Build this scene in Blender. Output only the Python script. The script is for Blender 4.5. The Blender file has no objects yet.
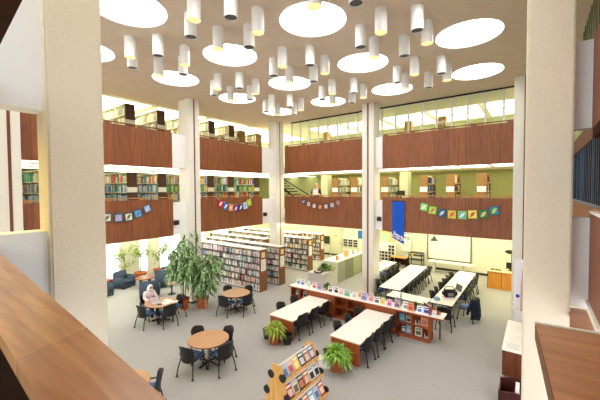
import bpy, bmesh, math, random
from mathutils import Matrix, Vector
random.seed(7)
PI = math.pi
S = 1.2                      # one plan unit is 1.2 m; everything is scaled once at the end
EYE = 4.35
scene = bpy.context.scene
C = scene.collection

# ------------------------------------------------------------------ materials
MATS = {}
def new_mat(name):
    m = bpy.data.materials.new(name); m.use_nodes = True
    nt = m.node_tree; b = nt.nodes['Principled BSDF']
    return m, nt, b
def lin(c):
    return tuple((v/255/12.92 if v/255 <= .04045 else ((v/255+.055)/1.055)**2.4) for v in c)
def flat(name, rgb, rough=.6, metal=0.0, spec=.4):
    if name in MATS: return MATS[name]
    m, nt, b = new_mat(name)
    b.inputs['Base Color'].default_value = (*lin(rgb), 1)
    b.inputs['Roughness'].default_value = rough
    b.inputs['Metallic'].default_value = metal
    b.inputs['Specular IOR Level'].default_value = spec
    n = nt.nodes.new('ShaderNodeTexNoise'); n.inputs['Scale'].default_value = 35
    bp = nt.nodes.new('ShaderNodeBump'); bp.inputs['Strength'].default_value = .05
    tc = nt.nodes.new('ShaderNodeTexCoord')
    nt.links.new(tc.outputs['Object'], n.inputs['Vector'])
    nt.links.new(n.outputs['Fac'], bp.inputs['Height']); nt.links.new(bp.outputs['Normal'], b.inputs['Normal'])
    MATS[name] = m; return m
def col(rgb, rough=.55):
    return flat('paint_%d_%d_%d' % rgb, rgb, rough)
def emit(name, rgb, strength):
    if name in MATS: return MATS[name]
    m, nt, b = new_mat(name)
    b.inputs['Base Color'].default_value = (*lin(rgb), 1)
    b.inputs['Emission Color'].default_value = (*lin(rgb), 1)
    b.inputs['Emission Strength'].default_value = strength
    MATS[name] = m; return m
def mixnode(nt, a, bcol, fac):
    mx = nt.nodes.new('ShaderNodeMix'); mx.data_type = 'RGBA'
    mx.inputs[6].default_value = (*a, 1); mx.inputs[7].default_value = (*bcol, 1)
    if fac is not None: nt.links.new(fac, mx.inputs[0])
    return mx
def wood(name, dark, light, rough=.4, scale=(3, 3, .35), plank=0, spec=.4, axis='xy'):
    """streaky wood; grain runs along the axis with the small scale"""
    m, nt, b = new_mat(name)
    tc = nt.nodes.new('ShaderNodeTexCoord'); mp = nt.nodes.new('ShaderNodeMapping')
    mp.inputs['Scale'].default_value = scale
    n = nt.nodes.new('ShaderNodeTexNoise'); n.inputs['Scale'].default_value = 4; n.inputs['Detail'].default_value = 6; n.inputs['Distortion'].default_value = .4
    rp = nt.nodes.new('ShaderNodeValToRGB'); rp.color_ramp.elements[0].position = .3; rp.color_ramp.elements[1].position = .72
    nt.links.new(tc.outputs['Object'], mp.inputs['Vector']); nt.links.new(mp.outputs['Vector'], n.inputs['Vector']); nt.links.new(n.outputs['Fac'], rp.inputs['Fac'])
    mx = mixnode(nt, lin(dark), lin(light), rp.outputs['Color'])
    out = mx.outputs[2]
    if plank:
        sx = nt.nodes.new('ShaderNodeSeparateXYZ'); nt.links.new(tc.outputs['Object'], sx.inputs['Vector'])
        ad = nt.nodes.new('ShaderNodeMath'); ad.operation = 'ADD'; nt.links.new(sx.outputs['X'], ad.inputs[0]); nt.links.new(sx.outputs['Y'], ad.inputs[1])
        dv = nt.nodes.new('ShaderNodeMath'); dv.operation = 'DIVIDE'; nt.links.new(ad.outputs[0], dv.inputs[0]); dv.inputs[1].default_value = plank
        fl = nt.nodes.new('ShaderNodeMath'); fl.operation = 'FLOOR'; nt.links.new(dv.outputs[0], fl.inputs[0])
        wn = nt.nodes.new('ShaderNodeTexWhiteNoise'); wn.noise_dimensions = '1D'; nt.links.new(fl.outputs[0], wn.inputs['W'])
        mr = nt.nodes.new('ShaderNodeMapRange'); mr.inputs['To Min'].default_value = .9; mr.inputs['To Max'].default_value = 1.08
        nt.links.new(wn.outputs['Value'], mr.inputs['Value'])
        fr = nt.nodes.new('ShaderNodeMath'); fr.operation = 'FRACT'; nt.links.new(dv.outputs[0], fr.inputs[0])
        gt = nt.nodes.new('ShaderNodeMath'); gt.operation = 'GREATER_THAN'; gt.inputs[1].default_value = .035; nt.links.new(fr.outputs[0], gt.inputs[0])
        m3 = nt.nodes.new('ShaderNodeMapRange'); m3.inputs['To Min'].default_value = .72; m3.inputs['To Max'].default_value = 1; nt.links.new(gt.outputs[0], m3.inputs['Value'])
        mm = nt.nodes.new('ShaderNodeMath'); mm.operation = 'MULTIPLY'; nt.links.new(mr.outputs[0], mm.inputs[0]); nt.links.new(m3.outputs[0], mm.inputs[1])
        hs = nt.nodes.new('ShaderNodeHueSaturation'); nt.links.new(mm.outputs[0], hs.inputs['Value']); nt.links.new(out, hs.inputs['Color']); out = hs.outputs['Color']
    nt.links.new(out, b.inputs['Base Color'])
    b.inputs['Roughness'].default_value = rough; b.inputs['Specular IOR Level'].default_value = spec
    MATS[name] = m; return m
def grainy(name, a, bcol, scale, rough=.9, bump=.3, detail=3, bumpscale=None, vor=False):
    m, nt, b = new_mat(name)
    tc = nt.nodes.new('ShaderNodeTexCoord')
    n = nt.nodes.new('ShaderNodeTexNoise'); n.inputs['Scale'].default_value = scale; n.inputs['Detail'].default_value = detail
    nt.links.new(tc.outputs['Object'], n.inputs['Vector'])
    rp = nt.nodes.new('ShaderNodeValToRGB'); rp.color_ramp.elements[0].position = .35; rp.color_ramp.elements[1].position = .65
    nt.links.new(n.outputs['Fac'], rp.inputs['Fac'])
    mx = mixnode(nt, lin(a), lin(bcol), rp.outputs['Color']); nt.links.new(mx.outputs[2], b.inputs['Base Color'])
    src = n.outputs['Fac']
    if bumpscale:
        n2 = nt.nodes.new('ShaderNodeTexNoise'); n2.inputs['Scale'].default_value = bumpscale; n2.inputs['Detail'].default_value = 2
        nt.links.new(tc.outputs['Object'], n2.inputs['Vector']); src = n2.outputs['Fac']
    bp = nt.nodes.new('ShaderNodeBump'); bp.inputs['Strength'].default_value = bump; bp.inputs['Distance'].default_value = .02
    nt.links.new(src, bp.inputs['Height']); nt.links.new(bp.outputs['Normal'], b.inputs['Normal'])
    b.inputs['Roughness'].default_value = rough; b.inputs['Specular IOR Level'].default_value = .2
    MATS[name] = m; return m
def attr_mat(name):
    m, nt, b = new_mat(name)
    a = nt.nodes.new('ShaderNodeAttribute'); a.attribute_name = 'Col'
    nt.links.new(a.outputs['Color'], b.inputs['Base Color']); b.inputs['Roughness'].default_value = .6
    return m
def leafy(name, a, bcol):
    m, nt, b = new_mat(name)
    tc = nt.nodes.new('ShaderNodeTexCoord'); n = nt.nodes.new('ShaderNodeTexNoise'); n.inputs['Scale'].default_value = 9
    nt.links.new(tc.outputs['Object'], n.inputs['Vector'])
    rp = nt.nodes.new('ShaderNodeValToRGB'); rp.color_ramp.elements[0].position = .38; rp.color_ramp.elements[1].position = .62
    nt.links.new(n.outputs['Fac'], rp.inputs['Fac'])
    mx = mixnode(nt, lin(a), lin(bcol), rp.outputs['Color']); nt.links.new(mx.outputs[2], b.inputs['Base Color'])
    b.inputs['Roughness'].default_value = .45
    MATS[name] = m; return m
def glass(name):
    m = bpy.data.materials.new(name); m.use_nodes = True; nt = m.node_tree; nt.nodes.clear()
    o = nt.nodes.new('ShaderNodeOutputMaterial'); mx = nt.nodes.new('ShaderNodeMixShader')
    t = nt.nodes.new('ShaderNodeBsdfTransparent'); t.inputs['Color'].default_value = (.93, .96, .92, 1)
    g = nt.nodes.new('ShaderNodeBsdfGlossy'); g.inputs['Roughness'].default_value = .02
    fr = nt.nodes.new('ShaderNodeFresnel'); fr.inputs['IOR'].default_value = 1.5
    ge = nt.nodes.new('ShaderNodeNewGeometry'); sb = nt.nodes.new('ShaderNodeMath'); sb.operation = 'SUBTRACT'; sb.inputs[0].default_value = 1; nt.links.new(ge.outputs['Backfacing'], sb.inputs[1])
    ml = nt.nodes.new('ShaderNodeMath'); ml.operation = 'MULTIPLY'; nt.links.new(fr.outputs[0], ml.inputs[0]); nt.links.new(sb.outputs[0], ml.inputs[1])
    nt.links.new(ml.outputs[0], mx.inputs[0]); nt.links.new(t.outputs[0], mx.inputs[1]); nt.links.new(g.outputs[0], mx.inputs[2]); nt.links.new(mx.outputs[0], o.inputs[0])
    return m

PANEL = wood('walnut_panelling', (122, 68, 39), (150, 91, 55), .45, (4, 4, .3), plank=.62)
CAP = wood('varnished_cap_wood', (150, 92, 46), (206, 145, 84), .28, (.35, 5, 5), spec=.5)
CAPY = wood('varnished_ledge_wood', (160, 100, 66), (196, 138, 98), .3, (.6, 5, 5), spec=.5)
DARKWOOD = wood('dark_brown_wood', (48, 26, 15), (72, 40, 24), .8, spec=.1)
STUCCO = grainy('stucco', (226, 212, 190), (235, 222, 202), 70, .95, .75, 3, bumpscale=32)
PALE = grainy('pale_concrete', (229, 224, 214), (235, 231, 222), 40, .9, .25, bumpscale=40)
INSET = flat('inset_brown', (120, 66, 44), .6)
CEIL = grainy('ceiling_plaster', (214, 194, 174), (219, 200, 181), 3, .95, .1)
CARPET = grainy('grey_carpet', (150, 149, 148), (190, 188, 186), 42, .95, .2, 4)
WHITEP = flat('white_plaster', (244, 243, 243), .7)
CREAM = flat('cream_wall', (238, 237, 214), .8)
GREEN = flat('green_wall', (176, 180, 122), .8)
PGREEN = flat('pale_green_wall', (200, 205, 168), .8)
FLUOL = emit('fluorescent_diffuser_mid', (255, 252, 232), 1.9)
FLUOU = emit('fluorescent_diffuser_soft', (255, 252, 238), 1.9)
SLABC = flat('cream_soffit', (234, 229, 208), .85)
WHITE = flat('white_laminate', (246, 242, 236), .35)
CREAMLAM = flat('cream_edge', (222, 196, 150), .5)
CHERRY = wood('cherry_wood', (140, 66, 30), (176, 92, 46), .42, (3, 3, .4))
TABLEW = wood('table_laminate', (190, 144, 108), (206, 162, 124), .35, (2, 6, 6))
OAK = wood('light_oak', (205, 150, 78), (226, 176, 104), .45, (4, 4, .4))
PODW = wood('podium_wood', (208, 134, 44), (226, 156, 62), .4, (4, 4, .4))
BCASE = wood('bookcase_brown', (122, 78, 44), (142, 94, 56), .5, (4, 4, .4))
TANC = wood('bookcase_tan', (138, 100, 52), (156, 116, 64), .5, (4, 4, .4))
DBCASE = wood('bookcase_dark', (70, 46, 30), (86, 58, 38), .5, (4, 4, .4))
BLACK = flat('black_plastic', (28, 27, 28), .45)
BLACKM = flat('black_metal', (22, 22, 23), .35, .3)
CHROME = flat('grey_metal', (150, 150, 150), .35, .8)
WMETAL = flat('white_metal', (238, 238, 236), .4)
BLUEPAD = grainy('blue_seat_fabric', (92, 122, 176), (112, 142, 196), 60, .95, .2)
ARMCH = grainy('slate_blue_vinyl', (62, 76, 94), (74, 89, 108), 20, .55, .1)
TERRA = flat('terracotta', (196, 92, 44), .7)
BROWNPOT = flat('brown_pot', (150, 78, 40), .6)
SOIL = grainy('potting_soil', (50, 36, 26), (70, 50, 36), 40, 1, .5)
BARK = grainy('bark', (110, 88, 62), (140, 116, 84), 20, .9, .3)
LEAFD = leafy('deep_leaf', (58, 96, 48), (128, 164, 92))
LEAFL = leafy('light_leaf', (130, 168, 62), (190, 204, 110))
FERNY = leafy('yellow_green_frond', (128, 158, 40), (196, 204, 92))
FERNG = leafy('green_frond', (84, 140, 36), (168, 204, 84))
GLASS = glass('clear_glass')
SKYL = emit('skylight_diffuser', (255, 253, 248), 5.0)
FLUO = emit('fluorescent_diffuser', (255, 252, 236), 3.0)
FLUOB = emit('fluorescent_diffuser_warm', (255, 250, 224), 2.6)
LAMPL = emit('lamp_glow', (255, 218, 140), .75)
LAMPD = flat('dark_lamp_baffle', (92, 90, 88), .5)
BLINDB = flat('dark_blue_slat', (34, 44, 72), .5)
BLINDG = flat('green_grey_slat', (112, 124, 92), .6)
SERV = flat('grey_green_panel', (150, 155, 136), .6)
GREYLAM = flat('light_grey_laminate', (208, 206, 200), .5)
DESKW = wood('brown_desk_wood', (92, 46, 24), (116, 62, 34), .45, (3, 3, .4))
MAROON = wood('dark_maroon_wood', (62, 22, 22), (84, 32, 30), .4)
BOOKS_MAT = attr_mat('assorted_spines')

# ------------------------------------------------------------------ mesh builder
class MB:
    def __init__(s): s.v = []; s.f = []; s.mi = []; s.sm = []; s.cl = []; s.soft = False
    def add(s, vs, fs, mi=0, smooth=False, color=None):
        b = len(s.v); s.v += [tuple(v) for v in vs]
        for f in fs:
            s.f.append([b+i for i in f]); s.mi.append(mi); s.sm.append(smooth); s.cl.append(color)
        return s
    def box(s, x0, y0, z0, x1, y1, z1, mi=0, M=None, color=None):
        if x0 > x1: x0, x1 = x1, x0
        if y0 > y1: y0, y1 = y1, y0
        if z0 > z1: z0, z1 = z1, z0
        vs = [(x0,y0,z0),(x1,y0,z0),(x1,y1,z0),(x0,y1,z0),(x0,y0,z1),(x1,y0,z1),(x1,y1,z1),(x0,y1,z1)]
        if M: vs = [M @ Vector(v) for v in vs]
        return s.add(vs, [(0,3,2,1),(4,5,6,7),(0,1,5,4),(1,2,6,5),(2,3,7,6),(3,0,4,7)], mi, False, color)
    def rbox(s, x0, y0, z0, x1, y1, z1, r=.02, mi=0, M=None):
        """box with chamfered edges"""
        cx, cy, cz = (x0+x1)/2, (y0+y1)/2, (z0+z1)/2
        hx, hy, hz = abs(x1-x0)/2, abs(y1-y0)/2, abs(z1-z0)/2
        if r >= .04: s.soft = True
        r = min(r, hx*.9, hy*.9, hz*.9)
        bm = bmesh.new(); bmesh.ops.create_cube(bm, size=2)
        for v in bm.verts: v.co = Vector((v.co.x*hx+cx, v.co.y*hy+cy, v.co.z*hz+cz))
        bmesh.ops.bevel(bm, geom=bm.edges[:], offset=r, segments=2, affect='EDGES')
        bm.verts.ensure_lookup_table(); bm.verts.index_update()
        vs = [v.co.copy() for v in bm.verts]; fs = [[v.index for v in f.verts] for f in bm.faces]; bm.free()
        if M: vs = [M @ v for v in vs]
        return s.add(vs, fs, mi, True)
    def prism(s, poly, axis, a, b, mi=0, smooth=False):
        """poly = 2-D outline, extruded along axis 'x','y','z' from a to b"""
        def mk(p, q):
            return {'x': (q, p[0], p[1]), 'y': (p[0], q, p[1]), 'z': (p[0], p[1], q)}[axis]
        n = len(poly); vs = [mk(p, a) for p in poly]+[mk(p, b) for p in poly]
        fs = [list(range(n))[::-1], list(range(n, 2*n))]
        s.add(vs, fs, mi)
        s.add(vs, [(i, (i+1) % n, n+(i+1) % n, n+i) for i in range(n)], mi, smooth)
        return s
    def lathe(s, prof, cx=0, cy=0, n=20, mi=0, smooth=True, cap=True):
        vs = []
        for r, z in prof:
            for k in range(n):
                a = 2*PI*k/n; vs.append((cx+r*math.cos(a), cy+r*math.sin(a), z))
        fs = []
        for i in range(len(prof)-1):
            for k in range(n):
                k2 = (k+1) % n; fs.append((i*n+k, i*n+k2, (i+1)*n+k2, (i+1)*n+k))
        s.add(vs, fs, mi, smooth)
        if cap:
            m = len(prof)
            s.add(vs[:n], [tuple(range(n))[::-1]], mi); s.add(vs[(m-1)*n:], [tuple(range(n))], mi)
        return s
    def tube(s, pts, r, n=8, mi=0):
        pts = [Vector(p) for p in pts]; vs = []
        rr = r if isinstance(r, (list, tuple)) else [r]*len(pts)
        for i, p in enumerate(pts):
            d = (pts[min(i+1, len(pts)-1)]-pts[max(i-1, 0)]).normalized()
            u = d.orthogonal().normalized() if abs(d.z) > .9 else Vector((0, 0, 1)).cross(d).normalized()
            w = d.cross(u)
            for k in range(n):
                a = 2*PI*k/n; vs.append(p+rr[i]*(math.cos(a)*u+math.sin(a)*w))
        fs = [(i*n+k, i*n+(k+1) % n, (i+1)*n+(k+1) % n, (i+1)*n+k) for i in range(len(pts)-1) for k in range(n)]
        fs += [tuple(range(n))[::-1], tuple(range((len(pts)-1)*n, len(pts)*n))]
        return s.add(vs, fs, mi, True)
    def ell(s, c, r, mi=0, n=12, m=8, M=None):
        vs = [];
        for i in range(m+1):
            t = PI*i/m
            for k in range(n):
                a = 2*PI*k/n; v = Vector((c[0]+r[0]*math.sin(t)*math.cos(a), c[1]+r[1]*math.sin(t)*math.sin(a), c[2]+r[2]*math.cos(t)))
                vs.append(M @ v if M else v)
        fs = [(i*n+k, (i+1)*n+k, (i+1)*n+(k+1) % n, i*n+(k+1) % n) for i in range(m) for k in range(n)]
        return s.add(vs, fs, mi, True)
    def quad(s, a, b, c, d, mi=0, color=None): return s.add([a, b, c, d], [(0, 1, 2, 3)], mi, False, color)
    def leaf(s, p, d, L, w, droop=.5, mi=0, seg=3):
        """a folded, drooping lance leaf"""
        d = Vector(d).normalized(); side = d.cross(Vector((0, 0, 1)))
        if side.length < .05: side = Vector((1, 0, 0))
        side.normalize(); p = Vector(p); pts = []
        for i in range(seg+1):
            t = i/seg; ww = w*math.sin(PI*min(.97, .12+.86*t))
            q = p+d*L*t+Vector((0, 0, -droop*L*t*t))
            pts += [q+side*ww/2+Vector((0, 0, ww*.15)), q-side*ww/2+Vector((0, 0, ww*.15))]
        return s.add(pts, [(2*i, 2*i+1, 2*i+3, 2*i+2) for i in range(seg)], mi, True)
    def build(s, name, mats, parent=None, loc=None, rz=0):
        me = bpy.data.meshes.new(name); me.from_pydata([tuple(v) for v in s.v], [], s.f)
        if not isinstance(mats, (list, tuple)): mats = [mats]
        for m in mats: me.materials.append(m)
        for i, p in enumerate(me.polygons): p.material_index = s.mi[i]; p.use_smooth = s.sm[i]
        if any(c is not None for c in s.cl):
            at = me.color_attributes.new('Col', 'FLOAT_COLOR', 'CORNER')
            for i, p in enumerate(me.polygons):
                c = s.cl[i] or (.5, .5, .5)
                for li in p.loop_indices: at.data[li].color = (*c, 1)
        me.update()
        bm = bmesh.new(); bm.from_mesh(me); bmesh.ops.recalc_face_normals(bm, faces=bm.faces[:]) if len(s.f) < 3000 else None
        bm.to_mesh(me); bm.free()
        if not s.soft: me.set_sharp_from_angle(angle=math.radians(21))
        o = bpy.data.objects.new(name, me); C.objects.link(o)
        if parent is not None: o.parent = parent
        if loc: o.location = loc
        if rz: o.rotation_euler.z = rz
        return o

def box(*a, **k): return MB().box(*a, **k)
def tag(o, label, cat, group=None, kind=None):
    o['label'] = label; o['category'] = cat
    if group: o['group'] = group
    if kind: o['kind'] = kind
    return o
def thing(name, label, cat, loc=(0, 0, 0), rz=0, group=None):
    o = bpy.data.objects.new(name, None); C.objects.link(o); o.empty_display_size = .1
    o.location = loc; o.rotation_euler = (0, 0, rz)
    return tag(o, label, cat, group)
def struct(o, label, cat='room'):
    return tag(o, label, cat, None, 'structure')
KIDS = {}
def dup(root, loc, rz, label, group=None, scale=None):
    if root.name not in KIDS: KIDS[root.name] = [(c, list(c.children)) for c in root.children]
    r = root.copy(); C.objects.link(r); r.location = loc; r.rotation_euler = (0, 0, rz); r['label'] = label
    if group: r['group'] = group
    elif 'group' in r.keys() and group is not None: del r['group']
    if scale: r.scale = scale
    for c, gs in KIDS[root.name]:
        cc = c.copy(); C.objects.link(cc); cc.parent = r
        for g in gs:
            gg = g.copy(); C.objects.link(gg); gg.parent = cc
    return r

# ------------------------------------------------------------------ heights
LFB, LFT, UFB, UFT, CZ = 2.68, 4.04, 5.19, 6.50, 7.85
F2, F3 = 3.10, 5.55           # gallery floors
XL, YB = -10.84, 12.35        # faces of the galleries towards the hall

# ================================================================== SETTING
struct(box(-16.7, -1.2, -.1, 1.6, 18.6, 0).build('floor', CARPET), 'grey carpeted floor of the library hall', 'floor')
# hall ceiling with round openings
P, PX0, PY0, R = 2.6, -9.2, 3.1, .68
PYS = 2.65
CIRC = [[(-9.12, 3.25), (-9.12, 5.8), (-9.2, 8.42), (-9.33, 10.95)], [(-6.34, 3.05), (-6.44, 5.67), (-6.57, 8.3), (-6.71, 10.94)], [(-3.72, 2.95), (-3.77, 5.55), (-3.93, 8.23), (-4.12, 10.96)], [(-1.2, 2.9), (-1.25, 5.5), (-1.3, 8.18), (-1.49, 10.92)]]
mb = MB()
cx_edges = [PX0-P/2+P*i for i in range(5)]; cy_edges = [PY0-PYS/2+PYS*j for j in range(5)]
for i in range(4):
    for j in range(4):
        cx, cy = CIRC[i][j]; N = 48; ax, bx, ay, by = cx_edges[i], cx_edges[i+1], cy_edges[j], cy_edges[j+1]
        angs = sorted([2*PI*k/N+.001 for k in range(N)]+[math.atan2(qy-cy, qx-cx) % (2*PI) for qx in (ax, bx) for qy in (ay, by)])
        def edge(a):
            c, s_ = math.cos(a), math.sin(a)
            k = min(((bx if c > 0 else ax)-cx)/c if abs(c) > 1e-6 else 9e9, ((by if s_ > 0 else ay)-cy)/s_ if abs(s_) > 1e-6 else 9e9)
            return (cx+c*k, cy+s_*k, CZ)
        n = len(angs)
        inn = [(cx+R*math.cos(a), cy+R*math.sin(a), CZ) for a in angs]
        mb.add(inn+[edge(a) for a in angs], [(k, (k+1) % n, n+(k+1) % n, n+k) for k in range(n)])
x0, x1, y0, y1 = cx_edges[0], cx_edges[-1], cy_edges[0], cy_edges[-1]
for (a, b_, c, d) in ((-12.5, -1.2, x0, 13.3), (x1, -1.2, 1.6, 13.3), (x0, -1.2, x1, y0), (x0, y1, x1, 13.3)):
    mb.quad((a, b_, CZ), (c, b_, CZ), (c, d, CZ), (a, d, CZ))
struct(mb.build('ceiling', CEIL), 'beige plaster ceiling with round skylight openings', 'ceiling')
mb = MB()
mb.box(-16.7, -1.2, CZ, -12.5, 18.6, CZ+.1).box(-12.5, 13.3, CZ, 1.6, 18.6, CZ+.1)
struct(mb.build('ceiling', SLABC), 'cream ceiling above the upper gallery', 'ceiling')

# skylights
ordn = ['first', 'second', 'third', 'fourth']
for i in range(4):
    for j in range(4):
        cx, cy = CIRC[i][j]
        if j == 0 and i > 1: lab = 'bright round skylight above the near pillars, %s along the front row' % ordn[i]
        else: lab = 'bright round skylight, %s row from the front, %s from the shelf side' % (ordn[j], ordn[i])
        t = thing('round_skylight', lab, 'skylight', (cx, cy, CZ), 0, None)
        MB().lathe([(R, 0), (R+.012, -.012), (R+.02, 0)], n=48, cap=False).build('rim', WHITEP, t)
        MB().lathe([(R, 0), (R, .14)], n=48, cap=False).build('shaft_ring', WHITEP, t)
        MB().lathe([(R, .14), (R, .16)], n=48).build('diffuser', SKYL, t)
# cylinder lights, six in a ring under each crossing
rows = ['front', 'middle', 'far']; cols = ['wall-side', 'central', 'pillar-side']
cols = ['left', 'centre', 'right']
lamp = {}
for lit in (0, 1):
    t = thing('ceiling_light', '-', 'ceiling light', (0, 0, 0))
    MB().lathe([(.116, 0), (.12, -.01), (.12, -.455), (.113, -.455), (.113, -.39)], n=24, cap=False).lathe([(.12, 0), (.12, -.002)], n=24).build('housing', WMETAL, t)
    MB().lathe([(.112, -.43), (.112, -.434)], n=24).build('lamp_face', LAMPL if lit else LAMPD, t)
    lamp[lit] = t
import itertools
Fv = Vector((-math.sin(.6393), math.cos(.6393), 0)); Rv = Vector((math.cos(.6393), math.sin(.6393), 0))
firstuse = {0: True, 1: True}
CLUS = [[(-7.5, 4.3), (-7.77, 7.0), (-7.9, 9.58)], [(-4.97, 4.22), (-5.09, 6.84), (-5.27, 9.52)], [(-2.42, 4.15), (-2.48, 6.69), (-2.66, 9.4)]]
for ci in range(3):
    for cj in range(3):
        cx, cy = CLUS[ci][cj]
        ring = []
        for k in range(6):
            a = -PI/2+k*PI/3; p = Vector((cx+.68*math.cos(a), cy+.68*math.sin(a), CZ)); ring.append((p.dot(Rv)/p.dot(Fv), k, p))
        ring.sort(key=lambda q: q[0])
        for n, (_, k, p) in enumerate(ring):
            lit = 1 if k % 2 == 0 else 0
            lab = 'white cylinder light with %s end, %s from left in %s-row %s ring' % ('glowing' if lit else 'dark', ['first', 'second', 'third', 'fourth', 'fifth', 'sixth'][n], rows[cj], cols[ci])
            if firstuse[lit]:
                firstuse[lit] = False; o = lamp[lit]; o.location = p; o['label'] = lab; o['group'] = 'cylinder ceiling lights'
            else: o = dup(lamp[lit], p, 0, lab, 'cylinder ceiling lights')

# gallery slabs
def slab(z0, z1, label):
    m = MB(); m.box(-16.6, -1.2, z0, XL-.12, 18.5, z1).box(XL-.12, 12.9, z0, -10.13, 18.5, z1).box(-10.13, YB+.12, z0, 1.5, 18.5, z1)
    struct(m.build('ceiling', SLABC), label, 'gallery floor')
slab(LFB+.02, F2, 'cream underside slab of the middle gallery')
slab(UFB+.02, F3, 'cream underside slab of the upper gallery')

# parapets (wood panelled gallery fronts)
def parapet(x0, y0, x1, y1, z0, z1, label):
    o = MB().box(x0, y0, z0, x1, y1, z1).build('trim_%d' % parapet.n, PANEL); parapet.n += 1
    struct(o, label, 'parapet')
    horizontal_y = abs(y1-y0) > abs(x1-x0)
    r = MB()
    if horizontal_y:
        xm = (x0+x1)/2; r.box(xm-.03, y0, z1+.05, xm+.03, y1, z1+.085)
        n = max(2, int(abs(y1-y0)/.9))
        for k in range(n+1):
            y = y0+(y1-y0)*(k+.1)/(n+.2); r.box(xm-.015, y-.08, z1, xm+.015, y+.08, z1+.05)
    else:
        ym = (y0+y1)/2; r.box(x0, ym-.03, z1+.05, x1, ym+.03, z1+.085)
        n = max(2, int(abs(x1-x0)/.9))
        for k in range(n+1):
            x = x0+(x1-x0)*(k+.1)/(n+.2); r.box(x-.08, ym-.015, z1, x+.08, ym+.015, z1+.05)
    r.build('handrail', BCASE if z1 > 5 else CAPR, o)
    return o
parapet.n = 1
CAPR = wood('rail_wood', (176, 118, 66), (200, 142, 84), .35, (3, 3, 3))
for (z0, z1, nm) in ((LFB, LFT, 'middle'), (UFB, UFT, 'upper')):
    parapet(XL-.12, -1.2, XL, 1.3, z0, z1, 'walnut panelled front of the %s gallery beside the farthest left pillar' % nm)
    parapet(XL-.12, 2.33, XL, 6.68, z0, z1, 'walnut panelled front of the %s gallery before the plant pillar' % nm)
    parapet(XL-.12, 7.73, XL, 11.48, z0, z1, 'walnut panelled front of the %s gallery between plant pillar and corner pillar' % nm)
    parapet(-10.13, YB, -5.8, YB+.12, z0, z1, 'walnut panelled front of the %s gallery between corner and central pillars' % nm)
    parapet(-5.02, YB, -.62, YB+.12, z0, z1, 'walnut panelled front of the %s gallery above the meeting tables' % nm)
    parapet(.62, 1.6, .74, 6.2, z0+.02, z1-(.06 if z1 < 5 else 0), 'walnut panelled front of the %s gallery beside the nearest right pillar' % nm)
    # white infill boxes beside the pillars
    for (a, b_, c, d, w) in ((XL-.2, 6.68, XL-.02, 7.25, 'plant pillar'), (XL-.2, 11.48, XL-.02, 12.27, 'corner pillar'), (-5.3, YB-.02, -5.02, YB+.2, 'central pillar'),
                             (.41, 6.2, .62, 6.4, 'nearest right pillar'), (-4.55, -.6, -4.27, 1.13, 'nearest left pillar'), (XL-.2, 1.3, XL-.02, 1.87, 'farthest left pillar')):
        top = z1-(.12 if z1 < 5 else .02)
        o = MB().box(a, b_, z0+(-.09 if w == 'nearest right pillar' and z1 < 5 else .03), c, d, top if z1 < 5 or w != 'nearest left pillar' else CZ).build('trim_%d' % parapet.n, WHITEP); parapet.n += 1
        struct(o, 'white infill panel of the %s gallery beside the %s' % (nm, w), 'panel')

# pillars
def pillar(x0, y0, x1, y1, label, mat=PALE, strip=None):
    o = bpy.data.objects.new('pillar', None); C.objects.link(o); o.location = ((x0+x1)/2, (y0+y1)/2, 0)
    struct(o, label, 'pillar'); cx, cy = o.location.x, o.location.y
    if strip is None:
        MB().rbox(x0-cx, y0-cy, 0, x1-cx, y1-cy, CZ, .02).build('shaft', mat, o)
    else:
        g = .035
        if strip == 'y':      # two slabs side by side along y, joint seen on the +x face
            MB().rbox(x0-cx, y0-cy, 0, x1-cx, -g, CZ, .012).build('slab', mat, o); MB().rbox(x0-cx, g, 0, x1-cx, y1-cy, CZ, .012).build('slab', mat, o)
            MB().box(x0-cx+.05, -g, 0, x1-cx-.03, g, CZ).build('inset_strip', INSET, o)
            MB().box(x0-cx-.01, y0-cy-.01, 0, x1-cx+.01, y1-cy+.01, .07).build('base_trim', BLACK, o)
        else:
            MB().rbox(x0-cx, y0-cy, 0, -g, y1-cy, CZ, .012).build('slab', mat, o); MB().rbox(g, y0-cy, 0, x1-cx, y1-cy, CZ, .012).build('slab', mat, o)
            MB().box(-g, y0-cy+.03, 0, g, y1-cy-.05, CZ).build('inset_strip', INSET, o)
            MB().box(x0-cx-.01, y0-cy-.01, 0, x1-cx+.01, y1-cy+.01, .07).build('base_trim', BLACK, o)
    return o
pillar(-4.52, 1.13, -4.16, 1.68, 'wide rough stucco pillar nearest on the left of the hall', STUCCO)
pillar(-.155, 5.9, .405, 6.5, 'wide rough stucco pillar nearest on the right of the hall', STUCCO)
pillar(-11.3, 1.87, -10.6, 2.32, 'white pillar with brown joint seen beyond the nearest stucco pillar', PALE, 'y')
pillar(-11.3, 7.25, -10.6, 7.72, 'white pillar with brown joint behind the two tall plants', PALE, 'y')
pillar(-11.12, 12.27, -10.6, 12.87, 'white pillar with brown joint in the far corner above the bookcases', PALE, 'y')
pillar(-5.8, 12.1, -5.3, 12.75, 'white pillar with brown joint in the middle of the far gallery', PALE, 'x')
pillar(-.615, 12.1, .0, 12.75, 'white pillar beside the podium, partly behind the nearest stucco pillar', PALE, 'x')

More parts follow.
